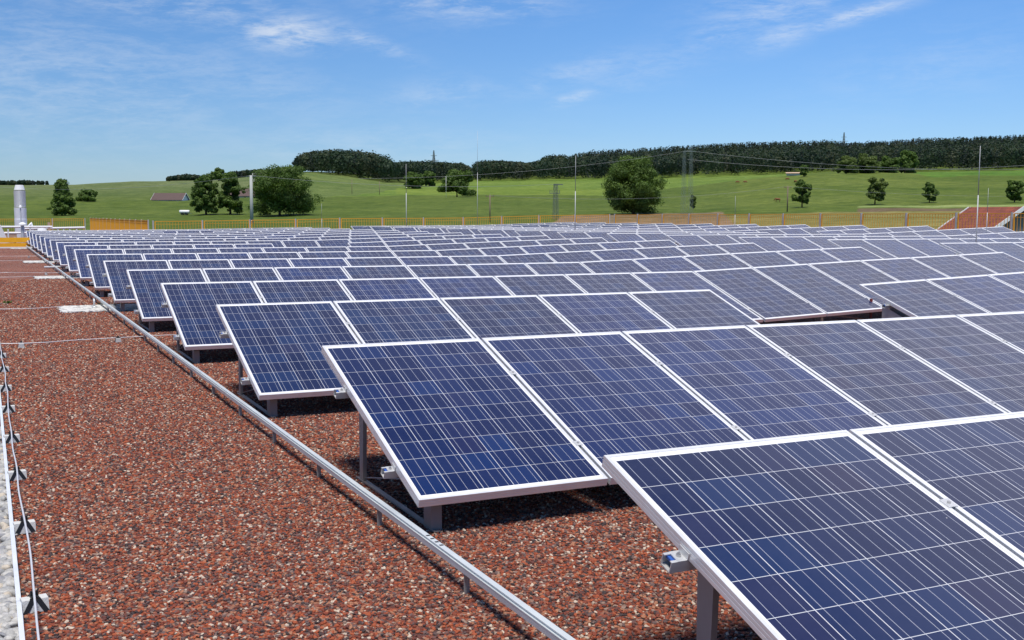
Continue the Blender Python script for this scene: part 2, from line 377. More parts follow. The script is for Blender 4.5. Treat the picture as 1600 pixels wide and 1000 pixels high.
def mat_land():
    m = bpy.data.materials.new('meadows_and_fields'); m.use_nodes = True; t = NT(m.node_tree); b = t.n['Principled BSDF']
    at_ = t.new('ShaderNodeAttribute'); at_.attribute_name = 'field'
    tc = t.new('ShaderNodeTexCoord').outputs['Object']
    n1 = t.noise(tc, .018, 6, .6); n2 = t.noise(tc, .16, 6, .68); n3 = t.noise(tc, .55, 6, .75)
    c = t.mix(1.0, at_.outputs['Color'], t.ramp(n1, [(.3, (.74, .82, .68)), (.7, (1.28, 1.18, 1.24))]), 'MULTIPLY')
    c = t.mix(1.0, c, t.ramp(n2, [(.32, (.64, .71, .62)), (.68, (1.38, 1.27, 1.32))]), 'MULTIPLY')
    c = t.mix(1.0, c, t.ramp(n3, [(.25, (.55, .60, .55)), (.75, (1.42, 1.38, 1.40))]), 'MULTIPLY')
    t.l.new(c, b.inputs['Base Color']); b.inputs['Roughness'].default_value = .95; b.inputs['Specular IOR Level'].default_value = .1
    bp = t.new('ShaderNodeBump'); bp.inputs['Distance'].default_value = .8; bp.inputs['Strength'].default_value = .7; t.l.new(n3, bp.inputs['Height']); t.l.new(bp.outputs[0], b.inputs['Normal'])
    return m
M['land'] = mat_land()

# ------------------------------------------------------------------ the roof surface: its gentle falls
P, PITCHY, L, W, TILT = 1.0067, 3.1731, 1.6419, 0.99, 0.3309
ZTOP = 0.72                               # top edge of a panel above the gravel
HC = [-30, 0, 4, 7, 10, 13, 15, 18, 22, 25, 28, 34]
HN = [-.004, 0, -.005, 0, .105, .195, .25, .25, .245, .35, .47, .60]
HF = [-.004, 0, .03, .045, .10, .14, .20, .22, .24, .33, .41, .50]
def H(c, k):
    f = np.clip((np.asarray(k, float)-5)/11.0, 0, 1)
    return np.interp(c, HC, HN)*(1-f) + np.interp(c, HC, HF)*f
def Hxy(x, y): return H(np.asarray(x)/P, np.asarray(y)/PITCHY)

def grid(x0, x1, y0, y1, st):
    xs = np.linspace(x0, x1, max(2, int(round((x1-x0)/st))+1)); ys = np.linspace(y0, y1, max(2, int(round((y1-y0)/st))+1))
    X, Y = np.meshgrid(xs, ys); V = np.stack([X, Y, Hxy(X, Y)], -1).reshape(-1, 3)
    nx, ny = len(xs), len(ys); i = (np.arange(ny-1)[:, None]*nx + np.arange(nx-1)[None]).ravel()
    return V, np.stack([i, i+1, i+1+nx, i+nx], 1)
V1, F1 = grid(-12, 33.2, -9, 54.6, .8); V2, F2 = grid(-12, 6.2, 54.6, 89, .8)
roof = obj('roof', npmesh('roof', np.concatenate([V1, V2]), np.concatenate([F1, F2+len(V1)]), True), M['gravel_base']); tag(roof, kind='structure')
mb = MB()
for a, b in [((-12, -9), (33.2, -9)), ((33.2, -9), (33.2, 54.6)), ((33.2, 54.6), (6.2, 54.6)), ((6.2, 54.6), (6.2, 89)), ((6.2, 89), (-12, 89)), ((-12, 89), (-12, -9))]:
    n = 40; A = np.array(a, float); B = np.array(b, float)
    for i in range(n):
        p = A+(B-A)*i/n; q = A+(B-A)*(i+1)/n
        mb.face([(p[0], p[1], -7), (q[0], q[1], -7), (q[0], q[1], Hxy(q[0], q[1])), (p[0], p[1], Hxy(p[0], p[1]))])
tag(mb.build('building_walls', M['wall']), kind='structure')

# ------------------------------------------------------------------ gravel stones (nobody could count them)
def stone_nodes(name, material, size, subdiv=1, amp=.42, flat=.62, shade_smooth=False):
    g = bpy.data.node_groups.new(name, 'GeometryNodeTree')
    g.interface.new_socket('Geometry', in_out='INPUT', socket_type='NodeSocketGeometry')
    g.interface.new_socket('Geometry', in_out='OUTPUT', socket_type='NodeSocketGeometry')
    N = g.nodes; Lk = g.links
    gi = N.new('NodeGroupInput'); go = N.new('NodeGroupOutput')
    ico = N.new('GeometryNodeMeshIcoSphere'); ico.inputs['Radius'].default_value = 1.0; ico.inputs['Subdivisions'].default_value = subdiv
    sp_ = N.new('GeometryNodeSetPosition'); nz = N.new('ShaderNodeTexNoise'); nz.inputs['Scale'].default_value = 1.3
    sub = N.new('ShaderNodeVectorMath'); sub.operation = 'SUBTRACT'; sub.inputs[1].default_value = (.5, .5, .5)
    scl = N.new('ShaderNodeVectorMath'); scl.operation = 'SCALE'; scl.inputs['Scale'].default_value = amp*2.2
    Lk.new(nz.outputs['Color'], sub.inputs[0]); Lk.new(sub.outputs[0], scl.inputs[0]); Lk.new(scl.outputs[0], sp_.inputs['Offset'])
    Lk.new(ico.outputs[0], sp_.inputs['Geometry'])
    sm = N.new('GeometryNodeSetMaterial'); sm.inputs['Material'].default_value = material
    Lk.new(sp_.outputs[0], sm.inputs[0])
    last = sm.outputs[0]
    if shade_smooth:
        ss = N.new('GeometryNodeSetShadeSmooth'); Lk.new(last, ss.inputs[0]); last = ss.outputs[0]
    dist = N.new('GeometryNodeDistributePointsOnFaces'); Lk.new(gi.outputs[0], dist.inputs['Mesh'])
    na = N.new('GeometryNodeInputNamedAttribute'); na.data_type = 'FLOAT'; na.inputs['Name'].default_value = 'dens'
    Lk.new(na.outputs[0], dist.inputs['Density'])
    iop = N.new('GeometryNodeInstanceOnPoints'); Lk.new(dist.outputs['Points'], iop.inputs['Points']); Lk.new(last, iop.inputs['Instance'])
    rr = N.new('FunctionNodeRandomValue'); rr.data_type = 'FLOAT_VECTOR'; rr.inputs[0].default_value = (-.5, -.5, 0); rr.inputs[1].default_value = (.5, .5, 6.283)
    Lk.new(rr.outputs[0], iop.inputs['Rotation'])
    rs = N.new('FunctionNodeRandomValue'); rs.data_type = 'FLOAT_VECTOR'; rs.inputs[0].default_value = (size*.55, size*.5, size*.40*flat); rs.inputs[1].default_value = (size*1.35, size*1.05, size*1.0*flat); rs.inputs['Seed'].default_value = 3
    na2 = N.new('GeometryNodeInputNamedAttribute'); na2.data_type = 'FLOAT'; na2.inputs['Name'].default_value = 'size'
    vs = N.new('ShaderNodeVectorMath'); vs.operation = 'SCALE'; Lk.new(rs.outputs[0], vs.inputs[0]); Lk.new(na2.outputs[0], vs.inputs['Scale'])
    Lk.new(vs.outputs[0], iop.inputs['Scale'])
    Lk.new(iop.outputs[0], go.inputs[0]); return g
def emitter(patches, zoff):
    Vs, Fs, D, S = [], [], [], []; o = 0
    for (x0, x1, y0, y1, dens, size) in patches:
        V, F = grid(x0, x1, y0, y1, .4); V[:, 2] += zoff
        Vs.append(V); Fs.append(F+o); o += len(V); D += [dens]*len(V); S += [size]*len(V)
    me = npmesh('gravel', np.concatenate(Vs), np.concatenate(Fs))
    for nm, arr in (('dens', D), ('size', S)):
        a = me.attributes.new(nm, 'FLOAT', 'POINT'); a.data.foreach_set('value', np.array(arr, np.float32))
    return me
gm = emitter([(-1.645, .2, -.4, 3.0, 4800, 1.0), (.2, 3.4, -1.4, 2.2, 4400, 1.0), (-1.645, 2.2, 3.0, 6.0, 4200, 1.06), (.2, 2.6, 2.2, 3.0, 4200, 1.06),
              (-1.645, 1.2, 6.0, 10.0, 3400, 1.15), (-1.645, .8, 10.0, 15.0, 2400, 1.3), (-1.645, .5, 15.0, 24.0, 1300, 1.5), (6.0, 9.0, 3.4, 6.6, 1500, 1.4)], .002)
gr = obj('gravel', gm, M['stones'])
tag(gr, 'loose reddish brown crushed brick gravel covering the flat roof', 'gravel', kind='stuff')
md = gr.modifiers.new('stones', 'NODES'); md.node_group = stone_nodes('scatter_gravel', M['stones'], .0097, 1, .42, .85)
pm = emitter([(-2.3, -1.668, .2, 5.2, 1400, .9)], .006)
pb = obj('pebbles', pm, M['pebbles'])
tag(pb, 'rounded whitish pebbles filling the strip left of the metal kerb', 'pebbles', kind='stuff')
md = pb.modifiers.new('stones', 'NODES'); md.node_group = stone_nodes('scatter_pebbles', M['pebbles'], .030, 2, .13, .85, True)
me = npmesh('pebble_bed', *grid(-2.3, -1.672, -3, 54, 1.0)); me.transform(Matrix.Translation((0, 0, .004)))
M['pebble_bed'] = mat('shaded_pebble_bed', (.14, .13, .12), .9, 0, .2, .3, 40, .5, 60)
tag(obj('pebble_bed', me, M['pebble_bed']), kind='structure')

# ------------------------------------------------------------------ solar panels
def frame_mesh():
    prof = [(.026, -.040), (0, -.040), (0, -.0275), (.0013, -.0268), (.0013, -.0250), (0, -.0243), (0, -.0145), (.0013, -.0138), (.0013, -.0120), (0, -.0113), (0, -.0008), (.0008, 0), (.0135, 0), (.0140, -.0004), (.0140, -.0026)]
    m = MB(); n = len(prof)
    for (d, z) in prof:
        m.v += [(-W/2+d, d, z), (W/2-d, d, z), (W/2-d, L-d, z), (-W/2+d, L-d, z)]
    for i in range(n-1):
        for j in range(4):
            k = (j+1) % 4; m.f.append((i*4+j, i*4+k, (i+1)*4+k, (i+1)*4+j)); m.m.append(0)
    me = m.mesh('frame'); me.materials.append(M['alu']); return me
def glass_mesh():
    d = .0142; x0, x1, y0, y1 = -W/2+d, W/2-d, d, L-d
    me = bpy.data.meshes.new('glass_face')
    zt, zb = -.0022, -.008
    me.from_pydata([(x0, y0, zt), (x1, y0, zt), (x1, y1, zt), (x0, y1, zt), (x0, y0, zb), (x1, y0, zb), (x1, y1, zb), (x0, y1, zb)], [],
                   [(0, 1, 2, 3), (7, 6, 5, 4), (0, 4, 5, 1), (1, 5, 6, 2), (2, 6, 7, 3), (3, 7, 4, 0)])
    uv = me.uv_layers.new(name='UVMap')
    for lp in me.loops:
        v = me.vertices[lp.vertex_index].co; uv.data[lp.index].uv = (v.x+W/2, v.y)
    me.materials.append(M['cells']); me.materials.append(M['backsheet'])
    me.polygons.foreach_set('material_index', [0, 1, 1, 1, 1, 1]); me.update(); return me
FRAME, GLASS = frame_mesh(), glass_mesh()
ORD = ['first', 'second', 'third', 'fourth', 'fifth', 'sixth', 'seventh', 'eighth', 'ninth', 'tenth', 'eleventh', 'twelfth', 'thirteenth', 'fourteenth', 'fifteenth', 'sixteenth', 'seventeenth']
def rowname(k): return 'front row' if k == 0 else ORD[k]+' row from the front'
TABLES = []                                # (row, first column, one past last column, block)
for k in range(17):
    if k in (2, 8, 14): TABLES += [(k, 0, 5, 0), (k, 7, 13, 0)]
    elif k == 0: TABLES += [(0, 0, 3, 0)]
    elif k == 1: TABLES += [(1, 0, 7, 0)]
    else: TABLES += [(k, 0, 13, 0)]
    if k == 8: TABLES += [(k, 15, 21, 1), (k, 23, 28, 1)]
    elif k == 14: TABLES += [(k, 15, 21, 1), (k, 23, 28, 1)]
    elif k >= 3: TABLES += [(k, 15, 28, 1)]
def panel_matrix(k, c):
    zl, zr = float(H(c, k)), float(H(c+1, k)); roll = math.atan2(zr-zl, P)
    top = Vector((c*P+W/2, k*PITCHY, ZTOP+(zl+zr)/2))
    R = Matrix.Rotation(-roll, 4, 'Y') @ Matrix.Rotation(TILT, 4, 'X')
    off = R @ Vector((0, L, 0))
    return Matrix.Translation(top-off) @ R
cand = []
for (k, a, b, blk) in TABLES:
    for c in range(a, b):
        mw = panel_matrix(k, c)
        pts = np.array([mw @ Vector(q) for q in ((-W/2, 0, 0), (W/2, 0, 0), (W/2, L, 0), (-W/2, L, 0))]); pr = project(pts)
        if pr[:, 2].min() < .5 or pr[:, 0].min() > 1640: continue
        x, y = pr[:, 0], pr[:, 1]
        area = abs(np.dot(x, np.roll(y, -1))-np.dot(y, np.roll(x, -1)))/2
        cand.append((area, k, c, blk, mw))
cand.sort(key=lambda q: -q[0])
near = sorted(cand[:300], key=lambda q: (q[1], q[2])); rest = cand[300:]
USED = {(q[1], q[2]) for q in cand}
cnt = {}
GP = 'solar panels in tilted rows on the gravel roof'
for (_, k, c, blk, mw) in sorted(cand, key=lambda q: (q[1], q[2])):
    cnt[(k, c)] = sum(1 for q in cand if q[1] == k and q[3] == blk and q[2] < c)
fr0 = gl0 = root0 = None
for (_, k, c, blk, mw) in near:
    if blk == 0: lab = f'blue solar panel, {ORD[cnt[(k, c)]]} from the left end of the {rowname(k)}'
    else: lab = f'blue solar panel, {ORD[cnt[(k, c)]]} right of the walkway in the {rowname(k)}'
    if root0 is None:
        root0 = bpy.data.objects.new('solar_panel', None); root0.empty_display_size = .1
        fr0 = bpy.data.objects.new('frame', FRAME); gl0 = bpy.data.objects.new('glass_face', GLASS)
        r, f, g = root0, fr0, gl0
    else: r, f, g = root0.copy(), fr0.copy(), gl0.copy()
    for o in (r, f, g): col.objects.link(o)
    f.parent = r; g.parent = r
    r.matrix_world = mw
    tag(r, lab, 'solar panel', GP)
if rest:
    Vs, Fs, Ms, UV = [], [], [], []; o = 0
    nf = len(FRAME.vertices)
    fv = np.array([v.co for v in FRAME.vertices]); ff = np.array([p.vertices[:] for p in FRAME.polygons])
    gv = np.array([v.co for v in GLASS.vertices]); gf = np.array([p.vertices[:] for p in GLASS.polygons])
    for (_, k, c, blk, mw) in rest:
        A = np.array(mw)
        for v, f, ms in ((fv, ff, [0]*len(ff)), (gv, gf, [1, 2, 2, 2, 2, 2])):
            Vs.append(v @ A[:3, :3].T + A[:3, 3]); Fs.append(f+o); Ms += ms; o += len(v)
            UV.append(np.stack([v[:, 0]+W/2, v[:, 1]], 1)[f].reshape(-1, 2))
    me = npmesh('far_solar_panels', np.concatenate(Vs), np.concatenate(Fs), mat_idx=Ms)
    uv = me.uv_layers.new(name='UVMap'); uv.data.foreach_set('uv', np.concatenate(UV).astype(np.float32).ravel())
    o = obj('distant_solar_panels', me, [M['alu'], M['cells'], M['backsheet']])
    tag(o, 'farthest rows of small blue solar panels, right of the walkway before the railing', 'solar panels', kind='stuff')

# ------------------------------------------------------------------ mounting racks
ct, st_ = math.cos(TILT), math.sin(TILT)
def U_profile():                           # open C channel, local (s up-slope, n normal), top flush under the frame
    w, h, t_ = .048, .036, .0035
    return [(-w/2, 0), (-w/2, -h), (w/2, -h), (w/2, 0), (w/2-.010, 0), (w/2-.010, -t_), (w/2-t_, -t_), (w/2-t_, -h+t_), (-w/2+t_, -h+t_), (-w/2+t_, -t_), (-w/2+.010, -t_), (-w/2+.010, 0)]
UP_ = U_profile()
def slope_pt(x, k, t, n):                  # point at distance t down the slope of row k, n off the panel plane
    z = ZTOP + float(H(x/P, k))
    return Vector((x, k*PITCHY - t*ct - n*st_, z - t*st_ + n*ct))
def rail_mesh(k, xa, xb, t):
    m = MB(); n = len(UP_); xs = [xa] + [c*P for c in range(0, 29) if xa+.01 < c*P < xb-.01] + [xb]
    for x in xs:
        for (s_, nn) in UP_: m.v.append(tuple(slope_pt(x, k, t-s_, nn-.0405)))
    for i in range(len(xs)-1):
        for j in range(n):
            j2 = (j+1) % n; m.f.append((i*n+j, i*n+j2, (i+1)*n+j2, (i+1)*n+j)); m.m.append(0)
    m.f.append(tuple(range(n))); m.f.append(tuple(range((len(xs)-1)*n, len(xs)*n))); m.m += [0, 0]
    me = m.mesh('rail'); me.materials.append(M['rackalu']); return me
def und(y): return ZTOP + y*math.tan(TILT) - .0895/ct     # underside of the rails at depth y behind the top edge
def support_meshes():
    yr, yf = -.40, -1.40
    d = {}
    m = MB()                               # rear leg: tapered web with a rear flange
    zt = und(yr-.05)
    poly = [(0, yr-.03, .0), (0, yr+.025, .0), (0, yr+.03, zt+.026), (0, yr-.05, zt-.003)]
    m.prism(poly, (-.0015, 0, 0), (.0015, 0, 0))
    m.prism([(0, yr-.03, .0), (0, yr-.027, .0), (0, yr-.047, zt-.003), (0, yr-.05, zt-.003)], (.0015, 0, 0), (.020, 0, 0))
    d['rear_leg'] = m
    m = MB(); zt = und(yf)
    m.prism([(0, yf-.05, .0), (0, yf+.05, .0), (0, yf+.045, zt+.012), (0, yf-.045, zt-.016)], (-.0015, 0, 0), (.0015, 0, 0))
    m.prism([(0, yf-.05, .0), (0, yf-.047, .0), (0, yf-.042, zt-.016), (0, yf-.045, zt-.016)], (.0015, 0, 0), (.052, 0, 0))
    d['front_leg'] = m
    m = MB(); m.bar((.02, yr-.03, .03), (.02, -1.22, und(-1.22)-.01), .022, .004); d['brace'] = m
    m = MB(); m.box(-.004, .03, yf-.09, yr+.09, .0085, .0115); m.box(-.004, -.001, yf-.09, yr+.09, .0115, .016); d['support_frame'] = m
    m = MB(); a = und(yr)+.012; b = und(yf)+.012       # sloping top chord under the rails
    m.prism([(0, yr+.03, a+.006), (0, yr+.03, a-.04), (0, yf-.03, b-.05), (0, yf-.03, b-.004)], (-.0012, 0, 0), (.0012, 0, 0)); d['top_chord'] = m
    out = {}
    for n_, q in d.items():
        me = q.mesh(n_); me.materials.append(M['legsteel']); out[n_] = me
    return out
SUP = support_meshes()
def clamp_mesh():                          # end clamp sitting on a rail end: bracket, bolt, blue nut carrier (local s,n frame along y,z)
    m = MB()
    m.box(-.036, -.0015, -.024, .024, .0, .004, 0); m.box(-.0050, -.0015, -.024, .024, .004, .024, 0)
    m.tube([(-.020, 0, .004), (-.020, 0, .011)], .0075, 6, 1); m.tube([(-.020, 0, .011), (-.020, 0, .016)], .004, 8, 1)
    m.box(-.046, -.032, -.018, .018, -.010, -.002, 2)
    me = m.mesh('end_clamp'); [me.materials.append(q) for q in (M['rackalu'], M['bolt'], M['blue_plug'])]; return me
CLAMP = clamp_mesh()
def mid_clamp_mesh():
    m = MB(); m.box(-.019, .019, -.022, .022, .0003, .0035, 0); m.tube([(0, 0, .0035), (0, 0, .008)], .0065, 6, 1); m.box(-.006, .006, -.018, .018, -.04, .0003, 0)
    me = m.mesh('mid_clamp'); me.materials.append(M['rackalu']); me.materials.append(M['bolt']); return me
MIDC = mid_clamp_mesh()
RT = (.482, 1.300)
for (k, a, b, blk) in TABLES:
    cs = [c for c in range(a, b) if (k, c) in USED]
    if not cs: continue
    a, b = cs[0], cs[-1]+1
    xa, xb = a*P-.056, b*P-(P-W)+.06
    where = 'left of the walkway' if blk == 0 else 'right of the walkway'
    if k in (2, 8, 14) and blk == 0: where = 'left of the skylight gap' if a == 0 else 'right of the skylight gap'
    if k in (8, 14) and blk == 1: where = 'between walkway and second gap' if a == 15 else 'right of the second gap'
    o0 = Vector((a*P, k*PITCHY-.9, float(H(a, k))))
    r = empty('mounting_rack', o0, f'metal mounting rack under the {"front row" if k == 0 else ORD[k]+" row"} of solar panels, {where}', 'mounting rack', 'metal racks carrying the solar panel rows')
    inv = Matrix.Translation(-o0)
    for t in RT:
        me = rail_mesh(k, xa, xb, t); me.transform(inv); obj('rail', me, None, r)
    stations = [a] + ([a+2*i for i in range(1, (b-a)//2)] if k <= 3 else [a+(b-a)//2]) + [b]
    for i, c in enumerate(stations):
        x = c*P + (.10 if i == 0 else (-.16 if i == len(stations)-1 else -.008))
        loc = Vector((x, k*PITCHY, float(H(x/P, k)))) - o0
        s_ = obj('support_frame', SUP['support_frame'], None, r, loc)
        for nm in ('rear_leg', 'front_leg', 'brace', 'top_chord'):
            if nm == 'top_chord' and k > 3: continue
            obj(nm, SUP[nm], None, s_)
    for t in RT:
        for x, sg in ((a*P, 1), (b*P-(P-W), -1)):
            if sg < 0 and k > 8: continue
            cl = obj('end_clamp', CLAMP, None, r)
            cl.matrix_local = Matrix.Translation(slope_pt(x, k, t, -.0435)-o0) @ Matrix.Rotation(TILT, 4, 'X') @ (Matrix.Rotation(math.pi, 4, 'Z') if sg < 0 else Matrix.Identity(4))
        if k <= 4:
            for c in range(a+1, b):
                cl = obj('mid_clamp', MIDC, None, r)
                cl.matrix_local = Matrix.Translation(slope_pt(c*P-(P-W)/2, k, t, 0)-o0) @ Matrix.Rotation(TILT, 4, 'X')
    if k == 2 and a == 7:                  # closed sheet at the end facing the gap
        m = MB(); y0, y1 = -.33, -1.45
        m.prism([(0, y0, .03), (0, y1, .03), (0, y1, und(y1)-.03), (0, y0, und(y0)-.0)], (-.001, 0, 0), (.002, 0, 0))
        obj('end_plate', m.mesh('end_plate'), M['steel'], r, Vector((a*P+.03, k*PITCHY, float(H(a, k))))-o0)
m = MB(); m.box(-.014, .014, -.014, .014, 0, .30); m.box(-.05, .05, -.05, .05, 0, .02)
tag(m.build('marker_post', M['redsteel'], None, (9.03, 8.2, float(Hxy(9.03, 8.2)))), 'short red post in the dark gap under the fourth row of panels', 'post')

# ------------------------------------------------------------------ conduit rail in front of the row ends
RX = -.085
r = empty('cable_rail', (RX, 0, 0), 'long aluminium cable rail on short posts along the left row ends', 'cable rail')
prof = [(-.016, 0), (.015, 0), (.015, .034), (-.010, .034), (-.010, .031), (-.0075, .031), (-.0075, .025), (-.0165, .025), (-.0165, .021), (-.016, .020)]
y = -2.4; zb = .084; first = True
cuts = [-2.4, 3.65, 9.65, 15.65, 21.7, 27.7, 33.7, 39.7, 45.7, 48.6]
for i in range(len(cuts)-1):
    m = MB(); m.prism([(px, 0, zb+pz) for px, pz in prof], (0, cuts[i]+.0015, 0), (0, cuts[i+1]-.0015, 0)); m.build('rail_section', M['railalu'], r)
yl = .886-1.04*3
while yl < 48:
    m = MB(); m.box(-.012, .012, yl-.0015, yl+.0015, .0, zb); m.build('post', M['steel'], r); yl += 1.04
# small fixing slots on the rail lid
m = MB()
for q in range(4): m.box(-.004, .012, 1.30-.05*q, 1.315-.05*q, zb+.0342, zb+.0348)
m.build('slot', M['black'], r)

# ------------------------------------------------------------------ kerb strip, conductor wire and its holders
r = empty('kerb_strip', (-1.66, 0, 0), 'pale metal kerb strip between the white pebbles and the red gravel', 'kerb strip')
yy = [-3.0, 1.42, 4.42, 7.42, 10.42, 13.42, 22, 31, 40, 49]
for i in range(len(yy)-1):
    m = MB(); m.prism([(-.009, 0, .0), (.008, 0, .0), (.008, 0, .040), (-.009, 0, .040)], (0, yy[i]+.002, 0), (0, yy[i+1]-.002, 0)); m.build('strip_section', M['kerb'], r)
def holder_meshes():
    m = MB()                               # concrete body: tapered block, long axis along x
    a = [(-.046, -.032, .004), (.046, -.032, .004), (.046, .032, .004), (-.046, .032, .004)]; b = [(-.045, -.025, .052), (.045, -.025, .052), (.045, .025, .052), (-.045, .025, .052)]
    k = len(m.v); m.v += a+b
    m.f += [(3, 2, 1, 0), (4, 5, 6, 7), (0, 1, 5, 4), (1, 2, 6, 5), (2, 3, 7, 6), (3, 0, 4, 7)]; m.m += [0]*6
    me1 = m.mesh('concrete_block'); me1.materials.append(M['concrete'])
    m = MB()                               # black plastic: arch on both faces, saddle and clip
    for s_ in (-1, 1):
        yo = s_*.0355; yi = s_*.0305
        for q in (-1, 1):
            poly = [(q*.049, 0, 0), (q*.030, 0, 0), (q*.006, 0, .040), (q*.002, 0, .044), (q*.002, 0, .0565), (q*.017, 0, .0565)]
            P0 = [Vector((p[0], yo-s_*.009*p[2]/.05, p[2])) for p in poly]
            m.prism(P0, (0, 0, 0), (0, -s_*.006, 0))
    m.box(-.014, .014, -.026, .026, .0505, .060); m.box(-.006, .006, -.012, .012, .060, .072)
    m.tube([(-.012, 0, .060), (-.010, 0, .078)], .004, 6); m.tube([(.012, 0, .060), (.010, 0, .078)], .004, 6)
    m.box(-.050, .050, -.034, .034, .0, .0045)
    me2 = m.mesh('plastic_clip'); me2.materials.append(M['black']); return me1, me2
HB, HCL = holder_meshes()
GH = 'concrete blocks holding the lightning conductor wires'
def holder(x, y, rot, label):
    h = empty('wire_holder', (x, y, float(Hxy(x, y))), label, 'wire holder', GH, (0, 0, rot))
    obj('concrete_block', HB, None, h); obj('plastic_clip', HCL, None, h)
hy = [.30, 1.40, 2.51, 3.62, 4.72, 5.90, 6.98, 8.19, 9.3] 
pts = [(-1.60, -3, .075)]; prev = -3
for i, yh in enumerate(hy):
    x = -1.612 + random.uniform(-.006, .006)
    if yh > 1: holder(x, yh, random.uniform(-.16, .16), f'grey concrete wire holder with black clip, {ORD[i-1]} from the front beside the kerb')
    pts.append((x+random.choice((-.005, .006, .003, -.004)), (prev+yh)/2, .071)); pts.append((x, yh, .076)); prev = yh
pts += [(-1.612, 10.4, .07), (-1.615, 20, .07), (-1.61, 30, .07), (-1.61, 49, .07)]
def smooth(pts, n=8):
    P_ = np.array(pts, float); out = []
    for i in range(len(P_)-1):
        p0, p1, p2, p3 = P_[max(i-1, 0)], P_[i], P_[i+1], P_[min(i+2, len(P_)-1)]
        for t in np.linspace(0, 1, n, endpoint=False):
            out.append(.5*((2*p1)+(-p0+p2)*t+(2*p0-5*p1+4*p2-p3)*t*t+(-p0+3*p1-3*p2+p3)*t**3))
    out.append(P_[-1]); return out
m = MB(); m.tube(smooth(pts, 6), .0042, 8)
tag(m.build('conductor_wire', M['wire'], smooth=True), 'thin silvery conductor wire running along the kerb over concrete holders', 'wire')
def cross(y0, y1, x1, hx, lab):
    p = [(-1.61, y0, .060), (-1.2, y0+.01, .052), (-.8, (y0+y1)/2-.02, .055), (x1, y1, .055)]
    m = MB(); m.tube(smooth(p, 6), .0045, 6); tag(m.build('conductor_wire', M['wire'], smooth=True), lab, 'wire')
cross(10.13, 10.36, .32, None, 'nearest thin silvery wire crossing the gravel to the cable rail')
holder(-1.40, 10.16, math.pi/2, 'low grey wire holder on the nearest crossing wire, close to the kerb')
holder(-.38, 10.27, math.pi/2, 'low grey wire holder on the nearest crossing wire, close to the cable rail')
cross(14.95, 15.2, -.68, None, 'thin wire crossing the gravel to the nearest white chip slab')
cross(24.1, 24.3, -.72, None, 'thin wire crossing the gravel to the second white chip slab')
cross(26.2, 25.6, -.1, None, 'thin wire crossing the gravel just beyond the second white chip slab')
holder(-.40, 25.75, math.pi/2, 'small grey wire holder just beyond the second white chip slab')
cross(33.6, 33.8, -.66, None, 'thin wire crossing the gravel to the third white chip slab')
cross(37.6, 37.3, -.1, None, 'farthest thin wire crossing the gravel beyond the third white chip slab')
holder(-.38, 37.4, math.pi/2, 'farthest small grey wire holder on the gravel beyond the third slab')
for i, (x0, x1, y0, y1) in enumerate([(-.72, 1.6, 14.5, 15.65), (-.72, 1.6, 23.8, 24.85), (-.66, 1.4, 32.7, 34.2), (-.72, .3, 47.4, 48.2)]):
    m = MB(); n = 9; e = []
    for q in range(n): e.append((x0+random.uniform(-.03, .03)+(.05 if q in (0, n-1) else 0), y0+(y1-y0)*q/(n-1), 0))
    poly = e + [(x1, y1, 0), (x1, y0, 0)]
    m.prism(poly, (0, 0, .004), (0, 0, .024))
    tag(m.build('chip_slab', M['pebble_slab']), f'whitish slab of stone chips on the gravel, {["nearest", "second nearest", "third nearest", "farthest"][i]} of four beside the cable rail', 'stone slab', 'white chip slabs along the cable rail')
# small pipe stub and cross tube beside the rail
m = MB(); m.tube([(0, 0, 0), (0, 0, .10), (.0, .03, .13), (.0, .07, .13), (0, .09, .11)], .014, 8); m.tube([(0, 0, 0), (0, 0, .02)], .04, 10)
tag(m.build('pipe_stub', M['rackalu'], None, (-.22, 15.1, .024), True), 'small bent metal pipe stub standing on the nearest white slab', 'pipe')
m = MB(); m.tube([(-.35, 27.7, .10), (.9, 27.75, .10)], .03, 10); m.box(-.1, -.06, 27.68, 27.76, 0, .1); m.box(.5, .54, 27.68, 27.76, 0, .1)
tag(m.build('cross_tube', M['rackalu'], smooth=False), 'short grey tube lying across the cable rail near the far end', 'tube')

# ------------------------------------------------------------------ guard railings round the roof
def railing(pts, label, bay=2.5, h=1.08, dense=.14):
    r = empty('guard_railing', (pts[0][0], pts[0][1], float(Hxy(*pts[0][:2]))), label, 'railing', 'orange guard railings along the roof edge')
    o0 = Vector(r.location); npst = 0
    for A, B in zip(pts[:-1], pts[1:]):
        A = Vector((*A, 0)); B = Vector((*B, 0)); d = B-A; n = max(1, round(d.length/bay)); u = d.normalized()
        for i in range(n):
            p = A + d*(i/n); q = A + d*((i+1)/n)
            p.z = float(Hxy(p.x, p.y)); q.z = float(Hxy(q.x, q.y))
            if npst < 48:
                m = MB(); m.bar(p-o0, p-o0+Vector((0, 0, h+.05)), .06, .06); m.bar(p-o0, p-o0+Vector((0, 0, .03)), .22, .22); m.build('post', M['post'], r); npst += 1
            if True:
                m = MB(); p2 = p+u*.10; q2 = q-u*.04; zb_, zt_ = .12, h
                for z_ in (zt_, zb_): m.bar(p2-o0+Vector((0, 0, z_)), q2-o0+Vector((0, 0, z_)), .03, .03)
                m.bar(p2-o0+Vector((0, 0, zt_-.14)), q2-o0+Vector((0, 0, zt_-.14)), .014, .014)
                nb = int((q2-p2).length/dense)
                for j in range(nb+1):
                    s_ = p2+(q2-p2)*(j/nb)-o0; w = .045 if j in (0, nb) else .013
                    m.bar(s_+Vector((0, 0, zb_)), s_+Vector((0, 0, zt_)), w, w)
                m.build('barred_panel', M['orange'], r)
    p = Vector((*pts[-1], 0)); p.z = float(Hxy(p.x, p.y)); m = MB(); m.bar(p-o0, p-o0+Vector((0, 0, h+.05)), .06, .06); m.build('post', M['post'], r)
    return r
